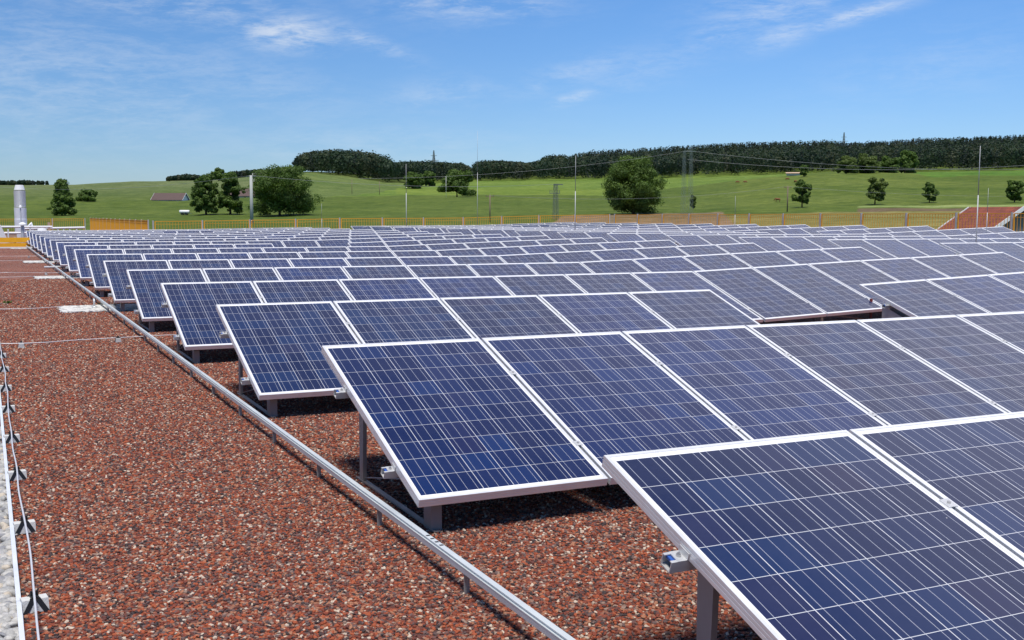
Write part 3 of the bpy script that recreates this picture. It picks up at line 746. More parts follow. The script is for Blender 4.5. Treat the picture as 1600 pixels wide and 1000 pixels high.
railing([(5.9, 54.0), (32.3, 54.0)], 'orange barred guard railing along the far roof edge behind the panels')
railing([(32.3, 53.4), (32.3, 10.0)], 'orange barred guard railing along the right roof edge by the red roof')
railing([(5.75, 54.6), (5.75, 87.6)], 'bright orange railing seen nearly end on, left of centre', 2.5, 1.12, .11)
railing([(5.4, 88.0), (-11, 88.0)], 'distant orange railing at far left behind the silver chimney')
# amber barrier boards across the end of the gravel
r = empty('barrier', (-1.0, 49.6, 0), 'bright amber board barrier on the roof below the silver chimney', 'barrier')
m = MB(); m.box(-5, 1.5, 0, .06, .02, .20); m.build('board', M['yellow'], r)
m = MB(); m.box(-5, 1.5, .004, .056, .225, .44); m.build('board', M['yellow'], r)
for x in (-3.5, -1.5, .5):
    m = MB(); m.box(x-.04, x+.04, .062, .12, 0, .47); m.build('post', M['post'], r)
m = MB(); m.box(-12, .35, 48.7, 48.95, 0, .05)
tag(m.build('edge_sill', M['white']), 'low white sill across the gravel in front of the amber barrier', 'sill')

# ------------------------------------------------------------------ roof equipment at far left
def lathe(m, prof, seg=20, c=(0, 0), mi=0):
    k = len(m.v)
    for (rr, z) in prof:
        for j in range(seg):
            a = 2*math.pi*j/seg; m.v.append((c[0]+rr*math.cos(a), c[1]+rr*math.sin(a), z))
    for i in range(len(prof)-1):
        for j in range(seg):
            a = k+i*seg+j; b = k+i*seg+(j+1) % seg; m.f.append((a, b, b+seg, a+seg)); m.m.append(mi)
    m.f.append(tuple(k+(len(prof)-1)*seg+j for j in range(seg))); m.m.append(mi)
p = at(33.5, 375, 62); px0 = Vector((p[0], p[1], 0))
r = empty('chimney', px0, 'tall silver metal chimney stack with white cap at far left', 'chimney')
m = MB(); lathe(m, [(.30, 0), (.305, .5), (.295, .52), (.30, 1.2), (.29, 1.22), (.295, 1.80)], 24); m.build('lower_stack', M['silver'], r, smooth=False)
m = MB(); pr = []
for i in range(34):
    z = 1.82+i*.026; pr.append((.272+(.012 if i % 2 else 0), z))
lathe(m, pr, 24); m.build('ribbed_stack', M['rib'], r)
m = MB(); lathe(m, [(.26, 2.70), (.25, 2.74), (.20, 2.93), (.19, 2.95)], 24); m.build('cap', M['white'], r)
m = MB(); m.tube([(.32, -.1, .75), (.48, -.1, .95), (.50, -.1, .70), (.62, -.1, .3), (.70, -.1, 0)], [.10, .12, .12, .09, .08], 12); m.build('side_duct', M['silver'], r, smooth=True)
p = at(66, 366, 60)
r = empty('roof_vent', (p[0], p[1], 0), 'mushroom shaped white roof vent right of the chimney', 'vent')
m = MB(); lathe(m, [(.15, 0), (.15, .42)], 18); m.build('pipe', M['rib'], r)
m = MB(); lathe(m, [(.13, .42), (.13, .60)], 18); m.build('slot', M['redsteel'], r)
m = MB(); lathe(m, [(.24, .58), (.235, .64), (.17, .80), (.09, .86)], 18); m.build('cap', M['white'], r)
for (px, hgt, rr, lab) in [(36, .95, .14, 'small white vent pipe with flat hood before the silver chimney'), (33.8, 1.75, .06, 'slim vent pipe with a little white cap before the silver chimney')]:
    p = at(px, 372, 55 if hgt < 1 else 57); r = empty('vent_pipe', (p[0], p[1], 0), lab, 'vent')
    m = MB(); lathe(m, [(rr*.5, 0), (rr*.5, hgt)], 12); m.build('pipe', M['rib'], r)
    m = MB(); lathe(m, [(rr*1.25, hgt), (rr*1.2, hgt+.06), (rr*.5, hgt+.14)], 12); m.build('cap', M['white'], r)
p = at(3, 378, 56); r = empty('roof_unit', (p[0], p[1], 0), 'white sloped roof unit at the left picture edge', 'roof unit')
m = MB(); m.prism([(-.9, 0, 0), (.25, 0, 0), (.25, 0, .25), (-.02, 0, .95), (-.9, 0, .95)], (0, 0, 0), (0, .9, 0)); m.build('housing', M['white'], r)
m = MB(); m.box(.26, .31, .1, .8, .05, .75); m.build('flap', M['silver'], r)
for i, (px, w, h, d, lab) in enumerate([(17, .5, .55, 59, 'raw timber crate standing left of the chimney foot'), (50, 1.1, .34, 66, 'low raw timber box between chimney and mushroom vent'), (100, 2.8, .28, 63, 'long low raw timber box beneath the white pipe frame')]):
    p = at(px, 360, d); r = empty('timber_box', (p[0], p[1], 0), lab, 'timber box')
    m = MB(); m.box(-w/2, w/2, -.2, .2, 0, h); m.build('body', M['pinkwood'], r); m = MB(); m.box(-w/2-.03, w/2+.03, -.23, .23, h+.002, h+.04); m.build('lid', M['white'], r)
p = at(92, 362, 61); r = empty('white_stand', (p[0], p[1], 0), 'white pipe stand on sloping legs, right of the mushroom vent', 'pipe stand')
m = MB(); m.tube([(-1.6, 0, .72), (1.25, 0, .78)], .055, 8); m.build('top_pipe', M['white'], r)
for x in (-1.0, -.72, .05, .32, .62, .95):
    m = MB(); m.bar((x-.1, 0, .70), (x+.12, -.1, .0), .06, .05); m.build('leg', M['white'], r)
p = at(77, 366, 60); m = MB(); m.box(-.06, .06, -.06, .06, 0, 1.05)
tag(m.build('timber_post', M['pinkwood'], None, (p[0], p[1], 0)), 'upright raw timber post just right of the mushroom vent', 'post')
p = at(12, 366, 58); m = MB(); m.tube([(-2.5, 0, .85), (2.0, 0, .85)], .05, 8); m.tube([(-2.5, 0, .55), (2.0, 0, .55)], .05, 8)
for x in (-1.5, -.3, 1.0): m.tube([(x, 0, 0), (x, 0, .88)], .04, 8)
tag(m.build('pipe_rail', M['white'], None, (p[0], p[1], 0)), 'pair of white horizontal pipes behind the chimney at left', 'pipes')

# lightning rods on the roof
def rod(px, top, dist, lab, rad=.012):
    p = at(px, 360, dist); z0 = float(Hxy(p[0], p[1])); zt = at(px, top, dist)[2]
    r = empty('lightning_rod', (p[0], p[1], z0), lab, 'lightning rod', 'slim lightning rods on the roof')
    h = zt-z0
    m = MB(); m.tube([(0, 0, 0), (0, 0, h*.62)], rad*1.35, 8); m.build('pole', M['rodmetal'], r, smooth=True)
    m = MB(); m.tube([(0, 0, h*.62), (0, 0, h)], [rad, rad*.55], 8); m.build('tip', M['rodmetal'], r, smooth=True)
    m = MB(); lathe(m, [(.17, .002), (.17, .07), (.06, .10)], 14); m.build('base', M['concrete'], r)
rod(898.5, 243, 41, 'slim lightning rod left of the big round tree, at picture centre', 0.0112)
rod(1526, 228, 25.2, 'tall lightning rod before the red tiled house at right', 0.0087)
rod(635, 256, 55, 'lightning rod rising before the pale hill left of centre', 0.0136)
rod(746, 205, 57, 'very tall faint lightning rod reaching into the sky near centre', 0.0081)
rod(503, 318, 52.5, 'short lightning rod right of the big broad tree', 0.0081)
rod(1148, 306, 44, 'short lightning rod right of the lattice pylon', 0.0081)
rod(1541.5, 294, 37, 'short lightning rod just right of the tallest right one', 0.0081)

# ------------------------------------------------------------------ land: hills as one sheet round the building
DD = np.array([75, 110, 170, 240, 320, 420, 520, 650, 800, 950, 1150, 1400, 1800, 2600], float)
PROF = {  # picture column: height of the land at those distances, as rows of the photograph
    -300: [470, 395, 360, 347, 333, 318, 305, 295, 290, 292, 294, 297, 301, 306],
    0:    [470, 395, 360, 347, 333, 317, 304, 294, 289.5, 291, 293, 297, 301, 306],
    120:  [470, 395, 360, 347, 333, 317, 304, 294, 288.5, 290, 292, 296, 300, 306],
    210:  [470, 395, 360, 347, 333, 316, 303, 290, 283.5, 285, 288, 293, 298, 305],
    320:  [470, 395, 360, 346, 332, 315, 302, 289, 282.5, 283, 286, 291, 298, 305],
    440:  [470, 395, 360, 346, 331, 313, 301, 286, 275, 272, 274, 282, 292, 303],
    480:  [470, 395, 360, 345, 330, 312, 303, 287, 273, 269.5, 268, 275, 290, 303],
    540:  [470, 395, 360, 345, 329, 311, 305, 293, 281, 275, 269, 274, 290, 303],
    600:  [470, 395, 360, 345, 328, 309, 304.5, 297, 289, 283, 275, 276, 290, 303],
    660:  [470, 395, 360, 345, 327, 308, 304, 298, 291, 286, 280, 276, 288, 302],
    740:  [470, 395, 360, 344, 326, 307.5, 303.5, 296, 288, 283, 279, 277, 288, 302],
    860:  [470, 395, 360, 343, 325, 307, 302, 294, 286, 281.5, 274, 266, 275, 300],
    1000: [470, 395, 358, 340, 322, 304, 297, 289, 283, 279.5, 268, 257, 262, 295],
    1100: [470, 395, 356, 338, 319, 300, 289, 281, 279, 277, 264, 251, 252, 290],
    1200: [470, 393, 352, 334, 312, 290, 275.5, 274.5, 275, 272.5, 262, 247, 247, 285],
    1290: [470, 390, 348, 331, 308, 284, 269, 270, 271, 270, 260, 246, 245, 280],
    1400: [470, 390, 347, 330, 308, 286, 271.5, 270.5, 270, 269, 259, 244, 243, 280],
    1500: [470, 390, 347, 330, 309, 288, 275, 269.5, 269, 268, 257, 241, 240, 280],
    1620: [470, 390, 347, 329, 308, 288, 275, 269, 267, 266, 254, 237, 236, 280],
    1900: [470, 390, 347, 329, 308, 288, 275, 268, 265, 263, 250, 233, 232, 280]}
PC = np.array(sorted(PROF)); PV = np.array([PROF[k] for k in PC])
DF = np.geomspace(75, 2600, 300)
def prof_col(px):
    row = np.array([np.interp(px, PC, PV[:, j]) for j in range(len(DD))])
    f = np.interp(np.log(DF), np.log(DD), row)
    k = np.ones(9)/9; fp = np.concatenate([np.full(4, f[0]), f, np.full(4, f[-1])]); return np.convolve(fp, k, 'valid')
AZS = np.concatenate([np.linspace(-180, -42, 56)[:-1], np.linspace(-42, 42, 640), np.linspace(42, 180, 56)[1:]])   # degrees off the view axis
PXS = 800 + FPX*np.tan(np.radians(np.clip(AZS, -38, 38)))
PXc = np.clip(PXS, -300, 1900)
cols_u = np.array([prof_col(p) for p in np.linspace(-300, 1900, 221)])
def profile(px):
    f = np.clip((np.asarray(px)+300)/10.0, 0, 219.999); i = f.astype(int); t = (f-i)[..., None]
    return cols_u[i]*(1-t)+cols_u[i+1]*t
def row_to_z(px, py, d):                    # height of a point seen at row py, at plan distance d
    dv = FWD + RGT*((px-800)/FPX)[..., None] - UP*((py-500)/FPX)[..., None]
    return CAM[2] + dv[..., 2]*d/np.linalg.norm(dv[..., :2], axis=-1)
PR = profile(PXc)                           # az x dist
Dg = np.broadcast_to(DF, PR.shape); Pg = np.broadcast_to(PXc[:, None], PR.shape)
Zg = row_to_z(Pg, PR, Dg)
azr = np.radians(AZS)[:, None] + YAW
wob = .25*np.sin(Dg*.05+azr*60)*np.sin(azr*38+1.3)+.18*np.sin(Dg*.13+azr*25)
Zg = Zg + wob*np.clip((Dg-150)/200, 0, 1)
Xg = CAM[0]+Dg*np.sin(azr); Yg = CAM[1]+Dg*np.cos(azr)
na, nd = PR.shape
V = np.stack([Xg, Yg, Zg], -1).reshape(-1, 3)
i = (np.arange(na-1)[:, None]*nd+np.arange(nd-1)[None]).ravel(); F = np.stack([i, i+nd, i+nd+1, i+1], 1)
# wrap the sheet closed behind the viewpoint, fill the middle under the building
j = np.arange(nd-1); F = np.concatenate([F, np.stack([(na-1)*nd+j, j, j+1, (na-1)*nd+j+1], 1)])
c0 = len(V); V = np.concatenate([V, [[CAM[0], CAM[1], -7.2]]])
ring = np.arange(na)*nd; tri = np.stack([ring, np.full(na, c0), np.roll(ring, -1), np.roll(ring, -1)], 1)
land_me = bpy.data.meshes.new('land')
land_me.from_pydata(V.tolist(), [], F.tolist()+[[a, b, c] for a, b, c, _ in tri.tolist()]); land_me.update()
land_me.polygons.foreach_set('use_smooth', [True]*len(land_me.polygons))
# field colours: which crop grows where
def bnd(px, pts): return np.interp(px, [p[0] for p in pts], [p[1] for p in pts])
C = np.empty(PR.shape+(3,)); C[:] = (.084, .124, .024)                         # rough meadow
jit = 1.2*np.sin(Pg*.05)+.7*np.sin(Pg*.13+2)
far = Dg > 330
meadow_top = bnd(Pg, [(440, 312), (500, 307.5), (640, 306), (760, 305.5), (900, 304.5), (1000, 299), (1080, 291), (1160, 281), (1230, 274), (1290, 266), (1900, 266)])
bright = (PR < meadow_top) & far & (Pg > 455) & (Dg < 1000)
C[bright] = (.120, .185, .034)
pale = (Pg > 430) & (Pg < 655) & (PR < bnd(Pg, [(430, 312), (560, 305), (655, 291)])) & far & (Dg < 1080)
C[pale] = (.105, .150, .042)
lime = (Pg > 620) & (Pg < 960) & (PR < 305.5) & (PR > 294) & far
C[lime] = (.140, .200, .034)
rightfield = (Pg > 1410) & (PR < bnd(Pg, [(1410, 269), (1450, 276), (1620, 274.5)])) & far & (Dg < 900)
C[rightfield] = (.085, .165, .024)
fu = np.clip((316-PR)/26, 0, 1)*np.clip((470-Pg)/60, 0, 1)*far      # drier, paler sward towards the left hilltop
C = C*(1-fu[..., None]) + np.array([.115, .150, .060])*fu[..., None]
hillr = (Pg > 1150) & (PR >= 268) & (Dg > 250) & ~rightfield & ~bright
C[hillr] = (.096, .136, .026)
crop = (Dg > 100) & (Dg < 238) & (Pg > 1120) & (Pg < 1900)
C[crop] = (.200, .185, .062)
soil = (Dg > 105) & (Dg < 262) & (Pg > 830+(Dg-105)*.3) & (Pg < 1165-(Dg-105)*.25)
C[soil] = (.22, .16, .105)
C[(Dg > 238) & (Dg < 256) & (Pg > 1335) & (Pg < 1500)] = (.14, .105, .065)
C[(Dg > 262) & (Dg < 270) & (Pg > 1335)] = (.20, .26, .09)
strip = (Dg > 120) & (Dg < 200) & (Pg > 560) & (Pg < 850)
C[strip] = (.150, .165, .030)
C = (C + 0)                                   # vertex colours = what grows there
ca = land_me.color_attributes.new('field', 'FLOAT_COLOR', 'POINT')
arr = np.ones((len(V), 4), np.float32); arr[:c0, :3] = C.reshape(-1, 3); arr[c0, :3] = (.06, .1, .02); ca.data.foreach_set('color', arr.ravel())
tag(obj('land', land_me, M['land']), kind='structure')
def ground_at(px, py, dmin=90):               # where the land is seen at this picture position
    f = profile(np.array(px)); ok = np.where((f <= py) & (DF >= dmin))[0]
    d = DF[ok[0]] if len(ok) else DF[np.argmin(f)]
    return np.array(at(px, float(np.interp(d, DF, f)), d)), d
def land_z(px, d): return float(row_to_z(np.array(float(px)), np.interp(d, DF, profile(np.array(float(px)))), d))

# ------------------------------------------------------------------ trees
def leaf_cloud(blobs, n, size, flat=.0):
    B = np.array(blobs, float)                # x,y,z,rx,ry,rz
    vol = B[:, 3]*B[:, 4]*B[:, 5]; pick = rng.choice(len(B), n, p=vol**.75/np.sum(vol**.75))
    u = rng.normal(size=(n, 3)); u /= np.linalg.norm(u, axis=1)[:, None]
    rad = np.clip(1-np.abs(rng.normal(0, .28, n))+rng.normal(0, .08, n), .2, 1.3)
    c = B[pick, :3]+u*B[pick, 3:]*rad[:, None]
    nrm = u*.9+rng.normal(size=(n, 3))*.38+np.array([0, 0, .15]); nrm /= np.linalg.norm(nrm, axis=1)[:, None]
    a = np.cross(nrm, rng.normal(size=(n, 3))); a /= np.linalg.norm(a, axis=1)[:, None]; b = np.cross(nrm, a)
    s = size*rng.uniform(.55, 1.35, n)[:, None]
    V = np.stack([c-a*s, c+b*s*.7, c+a*s, c-b*s*.7], 1).reshape(-1, 3)
    return V, np.arange(4*n).reshape(-1, 4), np.repeat(rng.uniform(0, 1, len(B))[pick]*.75+rng.uniform(0, .25, n), 4)
def add_tint(me, t):
    a = me.attributes.new('tint', 'FLOAT', 'POINT'); a.data.foreach_set('value', np.asarray(t, np.float32))
def tree(px, top, base, x0, x1, label, name='broadleaf_tree', group=None, leaves=2600, kind='round', leafmat='leaf', trunk=.2, nb=30, dmin=90, cat='tree'):
    g, d = ground_at(px, base, dmin); m_per = d/FPX/math.cos(math.atan((px-800)/FPX))
    h = (base-top)*m_per; w = (x1-x0)*m_per; cxo = ((x0+x1)/2-px)*m_per
    root = empty(name, g, label, cat, group)
    rv = Vector((RGT0[0], RGT0[1], 0)); ax = np.array([rv.x, rv.y, 0])
    zb = h*trunk; ch = h-zb; blobs = []
    boughs = []
    for i in range(max(7, nb//4)):
        t = (i+rng.uniform(.2, .8))/max(7, nb//4)*.93+.04
        if kind == 'round': env = math.sqrt(max(.10, 1-(2*t-1)**2*.9))
        elif kind == 'cone': env = (1-t)**.75*min(1, .75+t*2.0)*1.05+.06
        else: env = math.sqrt(max(.08, 1-(max(t-.30, 0)/.72)**2))*(1 if t > .12 else .85)
        a = i*2.4+rng.uniform(-.5, .5); boughs.append((a, t, env*rng.uniform(.72, 1.08)))
    for i in range(nb*3):
        a, t, env = boughs[i % len(boughs)]
        f = rng.uniform(.12, 1.0)**.6
        rr = env*w/2*f*.93; a2 = a+rng.normal(0, .42)/max(f, .3); t2 = min(.97, max(.01, t+rng.normal(0, .06)-.05*f))
        br = w*rng.uniform(.07, .155)*(1.15-.35*f)
        blobs.append((cxo*ax[0]+rr*math.cos(a2), cxo*ax[1]+rr*math.sin(a2), min(zb+ch*t2, h-br*.5), br, br, br*.75))
    V, F, T = leaf_cloud(blobs, int(leaves*5.2), max(.16, 1.22*m_per)); V[:, 2] = np.maximum(V[:, 2], h*.02)
    me = npmesh('crown', V, F); add_tint(me, T); obj('crown', me, M[leafmat], root)
    m = MB(); tr = max(.12, h*.024); lean = rng.uniform(-.03, .03)*h
    m.tube([(0, 0, -.5), (0, 0, .12*h), (lean*.4+cxo*ax[0]*.3, cxo*ax[1]*.3, zb+.25*ch), (lean+cxo*ax[0]*.7, cxo*ax[1]*.7, zb+.6*ch)], [tr*1.3, tr, tr*.7, tr*.25], 8)
    for i in range(7):
        b = blobs[rng.integers(len(blobs))]; z0 = rng.uniform(.6, 1.3)*zb+.08*ch
        m.tube([(cxo*ax[0]*.2, cxo*ax[1]*.2, z0), (b[0]*.55, b[1]*.55, (z0+b[2])/2), (b[0], b[1], b[2])], [tr*.5, tr*.32, tr*.1], 6)
    m.build('trunk', M['bark'], root, smooth=True)
    return root
tree(97, 289, 338, 78, 119, 'dark conical tree standing alone on the left meadow', leaves=2600, kind='cone', trunk=.10, nb=60)
tree(137, 299, 315, 121, 153, 'low spreading bush right of the dark conical tree', 'bush', leaves=1200, kind='broad', trunk=.05, cat='bush')
tree(322, 277, 336, 296, 345, 'leafy tree with lighter crown, left of a pair by the concrete pole', leaves=3600, kind='broad', trunk=.1, nb=36)
tree(360, 275, 336, 338, 383, 'dense tree immediately left of the concrete pole', leaves=3400, kind='broad', trunk=.1, nb=36)
tree(437, 265, 338, 384, 496, 'broad spreading dark tree right of the concrete pole', leaves=6500, kind='broad', trunk=.12, nb=44)
tree(714, 267, 307, 683, 744, 'dark round tree with its shadow on the bright central field', leaves=2600, kind='broad', trunk=.12)
tree(644, 270, 295, 628, 662, 'dark shrubby tree at the foot of the wood, left of centre', leaves=1300, kind='broad', trunk=.06)
tree(670, 268, 291, 655, 684, 'rounded tree between the wood edge and the bright field', leaves=1200, kind='broad', trunk=.06)
tree(990, 249, 335, 940, 1040, 'large dense round tree behind the railing right of centre', leaves=8000, kind='round', trunk=.06, nb=62, dmin=120)
tree(1253, 284, 325, 1238, 1269, 'small dark tree on the right meadow, leftmost of a spaced row', group='small trees spaced along the right meadow', leaves=1500, trunk=.16)
tree(1367, 283, 320, 1353, 1384, 'small pale green tree, second in the spaced meadow row', group='small trees spaced along the right meadow', leaves=1300, leafmat='leaf_light', trunk=.16)
tree(1452, 290, 318, 1441, 1464, 'smallest round tree, third in the spaced meadow row', group='small trees spaced along the right meadow', leaves=1000, trunk=.18)
tree(1585, 288, 318, 1572, 1599, 'small tree at the right picture edge above the red roof', group='small trees spaced along the right meadow', leaves=1100, trunk=.18)
tree(1256, 259, 276, 1249, 1263, 'tiny round tree on the hill crest by the pale shed', leaves=500, trunk=.14)
for (px, top, x0, x1, lm, lab) in [(1352, 244, 1334, 1372, 'leaf_light', 'leftmost bushy tree of the hilltop clump'), (1386, 248, 1368, 1404, 'leaf', 'middle bushy tree of the hilltop clump'), (1413, 240, 1398, 1436, 'leaf', 'tallest dark tree of the hilltop clump'), (1322, 247, 1306, 1342, 'leaf_light', 'low green bush left of the hilltop clump')]:
    tree(px, top, 271, x0, x1, lab, group='bushy trees clumped on the right hilltop', leaves=1600, leafmat=lm, kind='broad', trunk=.05, dmin=400)
tree(1083, 305, 326, 1077, 1089, 'slender young tree at the foot of the lattice pylon', leaves=400, leafmat='leaf_light', trunk=.1)
tree(341, 265, 283, 329, 355, 'dark tree on the left hill skyline', leaves=700, kind='broad', trunk=.05, dmin=500)
tree(412, 305, 336, 396, 424, 'low dark bush under the broad tree', 'bush', leaves=800, kind='broad', trunk=.02, cat='bush')

# woods: far off, one mass each
def wood(name, label, samples, treeline, base_d, depth, n, conif, hnat, leafsz=1.0, spread_end=True):
    Vs, Fs, Ts, Ms = [], [], [], []; o = 0
    for q in range(n):
        px = rng.uniform(*samples); u = rng.uniform(0, 1)**.85
        if q < n*.24: u = 1.0
        d0 = float(np.interp(px, [b[0] for b in base_d], [b[1] for b in base_d])); d = d0+depth*u+rng.uniform(-6, 6)
        gz = land_z(px, d); ps = d/FPX
        py_g = project([[*at(px, 300, d)[:2], gz]])[0, 1]
        tl = float(np.interp(px, [b[0] for b in treeline], [b[1] for b in treeline]))
        hmax = (py_g-tl)*ps
        is_c = rng.uniform() < conif(px, u)
        h = rng.uniform(*hnat)
        if q < n*.24: h = hmax - abs(rng.normal(0, 3.4))*(1.5 if rng.uniform() < .35 else .6)
        h = min(h, hmax+rng.uniform(-.5, .8))
        if h < 3: continue
        p = at(px, 300, d); base = np.array([p[0], p[1], gz]); k = 110 if u < .9 else 130
        tnt = rng.uniform(0, 1)
        if is_c:
            k = int(k*.8); t = rng.uniform(0, 1, k)**.8; r = (1-t)**.8*h*.21+.2; a = rng.uniform(0, 6.283, k)
            c = np.stack([r*np.cos(a), r*np.sin(a), h*(.12+.88*t)], 1); nrm = np.stack([np.cos(a), np.sin(a), np.full(k, .5)], 1); s = (.6+.6*(1-t))*leafsz
        else:
            u3 = rng.normal(size=(k, 3)); u3 /= np.linalg.norm(u3, axis=1)[:, None]; w = h*rng.uniform(.27, .46)
            lump = 1+.26*np.sin(u3[:, 0]*5+tnt*9)*np.sin(u3[:, 2]*6+tnt*4)
            c = u3*np.array([w, w, h*.43])*lump[:, None]+[0, 0, h*.56]; nrm = u3; s = rng.uniform(.55, 1.15, k)*leafsz
        nrm = nrm+rng.normal(size=(k, 3))*.26; nrm /= np.linalg.norm(nrm, axis=1)[:, None]
        a_ = np.cross(nrm, rng.normal(size=(k, 3))); a_ /= np.linalg.norm(a_, axis=1)[:, None]; b_ = np.cross(nrm, a_); s = s[:, None]; c = c+base
        if is_c: V_ = np.stack([c-a_*s*.8, c+b_*s*.6, c+a_*s*.8+[0, 0, .15], c-b_*s*.6], 1)
        else: V_ = np.stack([c-a_*s, c+b_*s*.8, c+a_*s, c-b_*s*.8], 1)
        Vs.append(V_.reshape(-1, 3)); Fs.append(np.arange(4*k).reshape(-1, 4)+o); o += 4*k
        Ts.append(np.repeat(np.clip(tnt*.85+rng.uniform(-.06, .10, k), 0, 1), 4)); Ms += [1 if is_c else 0]*k
    me = npmesh(name, np.concatenate(Vs), np.concatenate(Fs), mat_idx=Ms); add_tint(me, np.concatenate(Ts))
    tag(obj(name, me, [M['leaf_forest'], M['needle']]), label, 'wood', kind='stuff')
wood('domed_wood', 'rounded dark deciduous wood on the hill left of centre', (466, 612),
     [(464, 252), (468, 246), (475, 241), (490, 238), (520, 235.5), (560, 236), (585, 239), (600, 245), (612, 256)],
     [(466, 960), (520, 940), (560, 920), (612, 860)], 190, 330, lambda p, u: .04, (14, 24), 1.15)
wood('forest', 'long dark forest covering the ridge across the right half of the picture', (604, 1680),
     [(600, 257), (612, 256), (640, 253.5), (665, 253), (700, 255), (722, 257), (733, 263), (742, 265), (745, 255), (757, 252), (770, 251.5), (800, 254), (825, 256), (846, 252), (850, 243), (865, 241), (880, 242), (884, 249), (893, 245), (900, 239), (920, 236), (950, 233.5), (1000, 232), (1050, 228.5), (1100, 226), (1150, 223.5), (1200, 222), (1300, 220.5), (1312, 224), (1350, 223), (1400, 220), (1430, 218), (1500, 216), (1600, 213), (1680, 211)],
     [(604, 880), (740, 930), (860, 925), (1000, 935), (1200, 930), (1680, 930)], 470, 4600,
     lambda p, u: (.15 if p < 840 else .20) + (.42 if u > .55 and p > 840 else 0), (13, 21), 1.0)
wood('far_wood', 'thin dark line of woods on the left hill skyline', (258, 470),
     [(258, 281), (266, 277), (290, 274), (312, 275), (318, 280), (335, 277), (360, 270), (385, 267.5), (440, 263), (462, 262), (470, 266)],
     [(258, 830), (470, 990)], 60, 260, lambda p, u: .1, (10, 16), .9)
wood('distant_wood', 'dark strip of woods along the horizon at far left', (-60, 92),
     [(-60, 285), (0, 284.5), (50, 284), (80, 285.5), (92, 288)], [(-60, 850), (92, 850)], 60, 200, lambda p, u: .2, (6, 10), .9)

# ------------------------------------------------------------------ poles, pylons and lines
def lattice(m, h, w0, w1, levels, th, base=(0, 0, 0)):
    b = Vector(base)
    def c(i, z):
        w = w0+(w1-w0)*z/h; s_ = [(-1, -1), (1, -1), (1, 1), (-1, 1)][i]; return b+Vector((s_[0]*w/2, s_[1]*w/2, z))
    for i in range(4): m.bar(c(i, 0), c(i, h), th, th)
    for q in range(levels):
        z0, z1 = h*q/levels, h*(q+1)/levels
        for i in range(4):
            j = (i+1) % 4; m.bar(c(i, z0), c(j, z1), th*.7, th*.7); m.bar(c(j, z0), c(i, z1), th*.7, th*.7); m.bar(c(i, z1), c(j, z1), th*.7, th*.7)
tops = {}
g, d = ground_at(393.5, 350, 120); hgt = (350-279)*d/FPX/math.cos(math.atan(406/FPX))
r = empty('power_pole', g, 'thick pale concrete power pole rising behind the railing', 'power pole')
m = MB(); m.tube([(0, 0, -1.5), (0, 0, hgt)], [.36, .27], 12); m.build('pole', M['polecon'], r, smooth=True)
m = MB(); m.box(-.9, .9, -.08, .08, hgt-.25, hgt-.08); m.build('crossarm', M['lattice'], r); tops['a'] = Vector(g)+Vector((0, 0, hgt))
g, d = ground_at(868, 344, 120); hgt = (344-289)*d/FPX
r = empty('transformer_mast', g, 'narrow dark lattice transformer mast left of the big round tree', 'power mast')
m = MB(); lattice(m, hgt, .95, .65, 7, .055); m.build('lattice_frame', M['lattice'], r)
m = MB(); m.bar((-.5, 0, hgt-.05), (1.7, .0, hgt-.05), .25, .22); m.build('top_beam', M['lattice'], r)
m = MB(); m.bar((-1.5, 0, hgt*.74), (1.0, 0, hgt*.74), .14, .14)
for x in (-1.4, -.9, .9): m.tube([(x, 0, hgt*.75), (x, 0, hgt*.84)], .07, 8)
m.build('insulator_arm', M['lattice'], r); tops['b'] = Vector(g)+Vector((0, 0, hgt))
g, d = ground_at(1073, 334, 150); hgt = (334-231)*d/FPX; g = Vector(g)
r = empty('lattice_pylon', g, 'tall twin legged lattice pylon before the forest right of the big tree', 'pylon')
ax = Vector((RGT0[0], RGT0[1], 0)); sx = 5.2*d/FPX
for s_ in (-1, 1):
    m = MB(); lattice(m, hgt*(1 if s_ > 0 else .93), .95, .45, 12, .024, ax*sx*s_); m.build('mast', M['palelattice'], r)
m = MB(); m.bar(-ax*sx*1.3+Vector((0, 0, hgt*.92)), ax*sx*2.2+Vector((0, 0, hgt*.92)), .14, .14); m.build('crossarm', M['palelattice'], r)
tops['c'] = g+Vector((0, 0, hgt*.93))
for (px, top, base, lab) in [(678, 235, 279, 'distant lattice pylon above the wood left of centre'), (1316, 207, 246, 'distant lattice pylon on the forest skyline at right')]:
    d = 1120 if px < 700 else 1380; z0 = land_z(px, d); p = at(px, 300, d); zt = at(px, top, d)[2]; hgt = zt-z0
    r = empty('distant_pylon', (p[0], p[1], z0), lab, 'pylon')
    m = MB(); lattice(m, hgt, 5.0 if px < 700 else 4.0, .5, 9, .38); m.build('tower', M['palelattice'], r)
    m = MB(); m.bar(-ax*5+Vector((0, 0, hgt*.66)), ax*5+Vector((0, 0, hgt*.66)), .5, .5); m.bar(-ax*3.2+Vector((0, 0, hgt*.82)), ax*3.2+Vector((0, 0, hgt*.82)), .4, .4); m.build('crossarm', M['palelattice'], r)
    tops['p%d' % px] = Vector((p[0], p[1], z0+hgt*.66))
GW = 'thin poles standing in the fields'
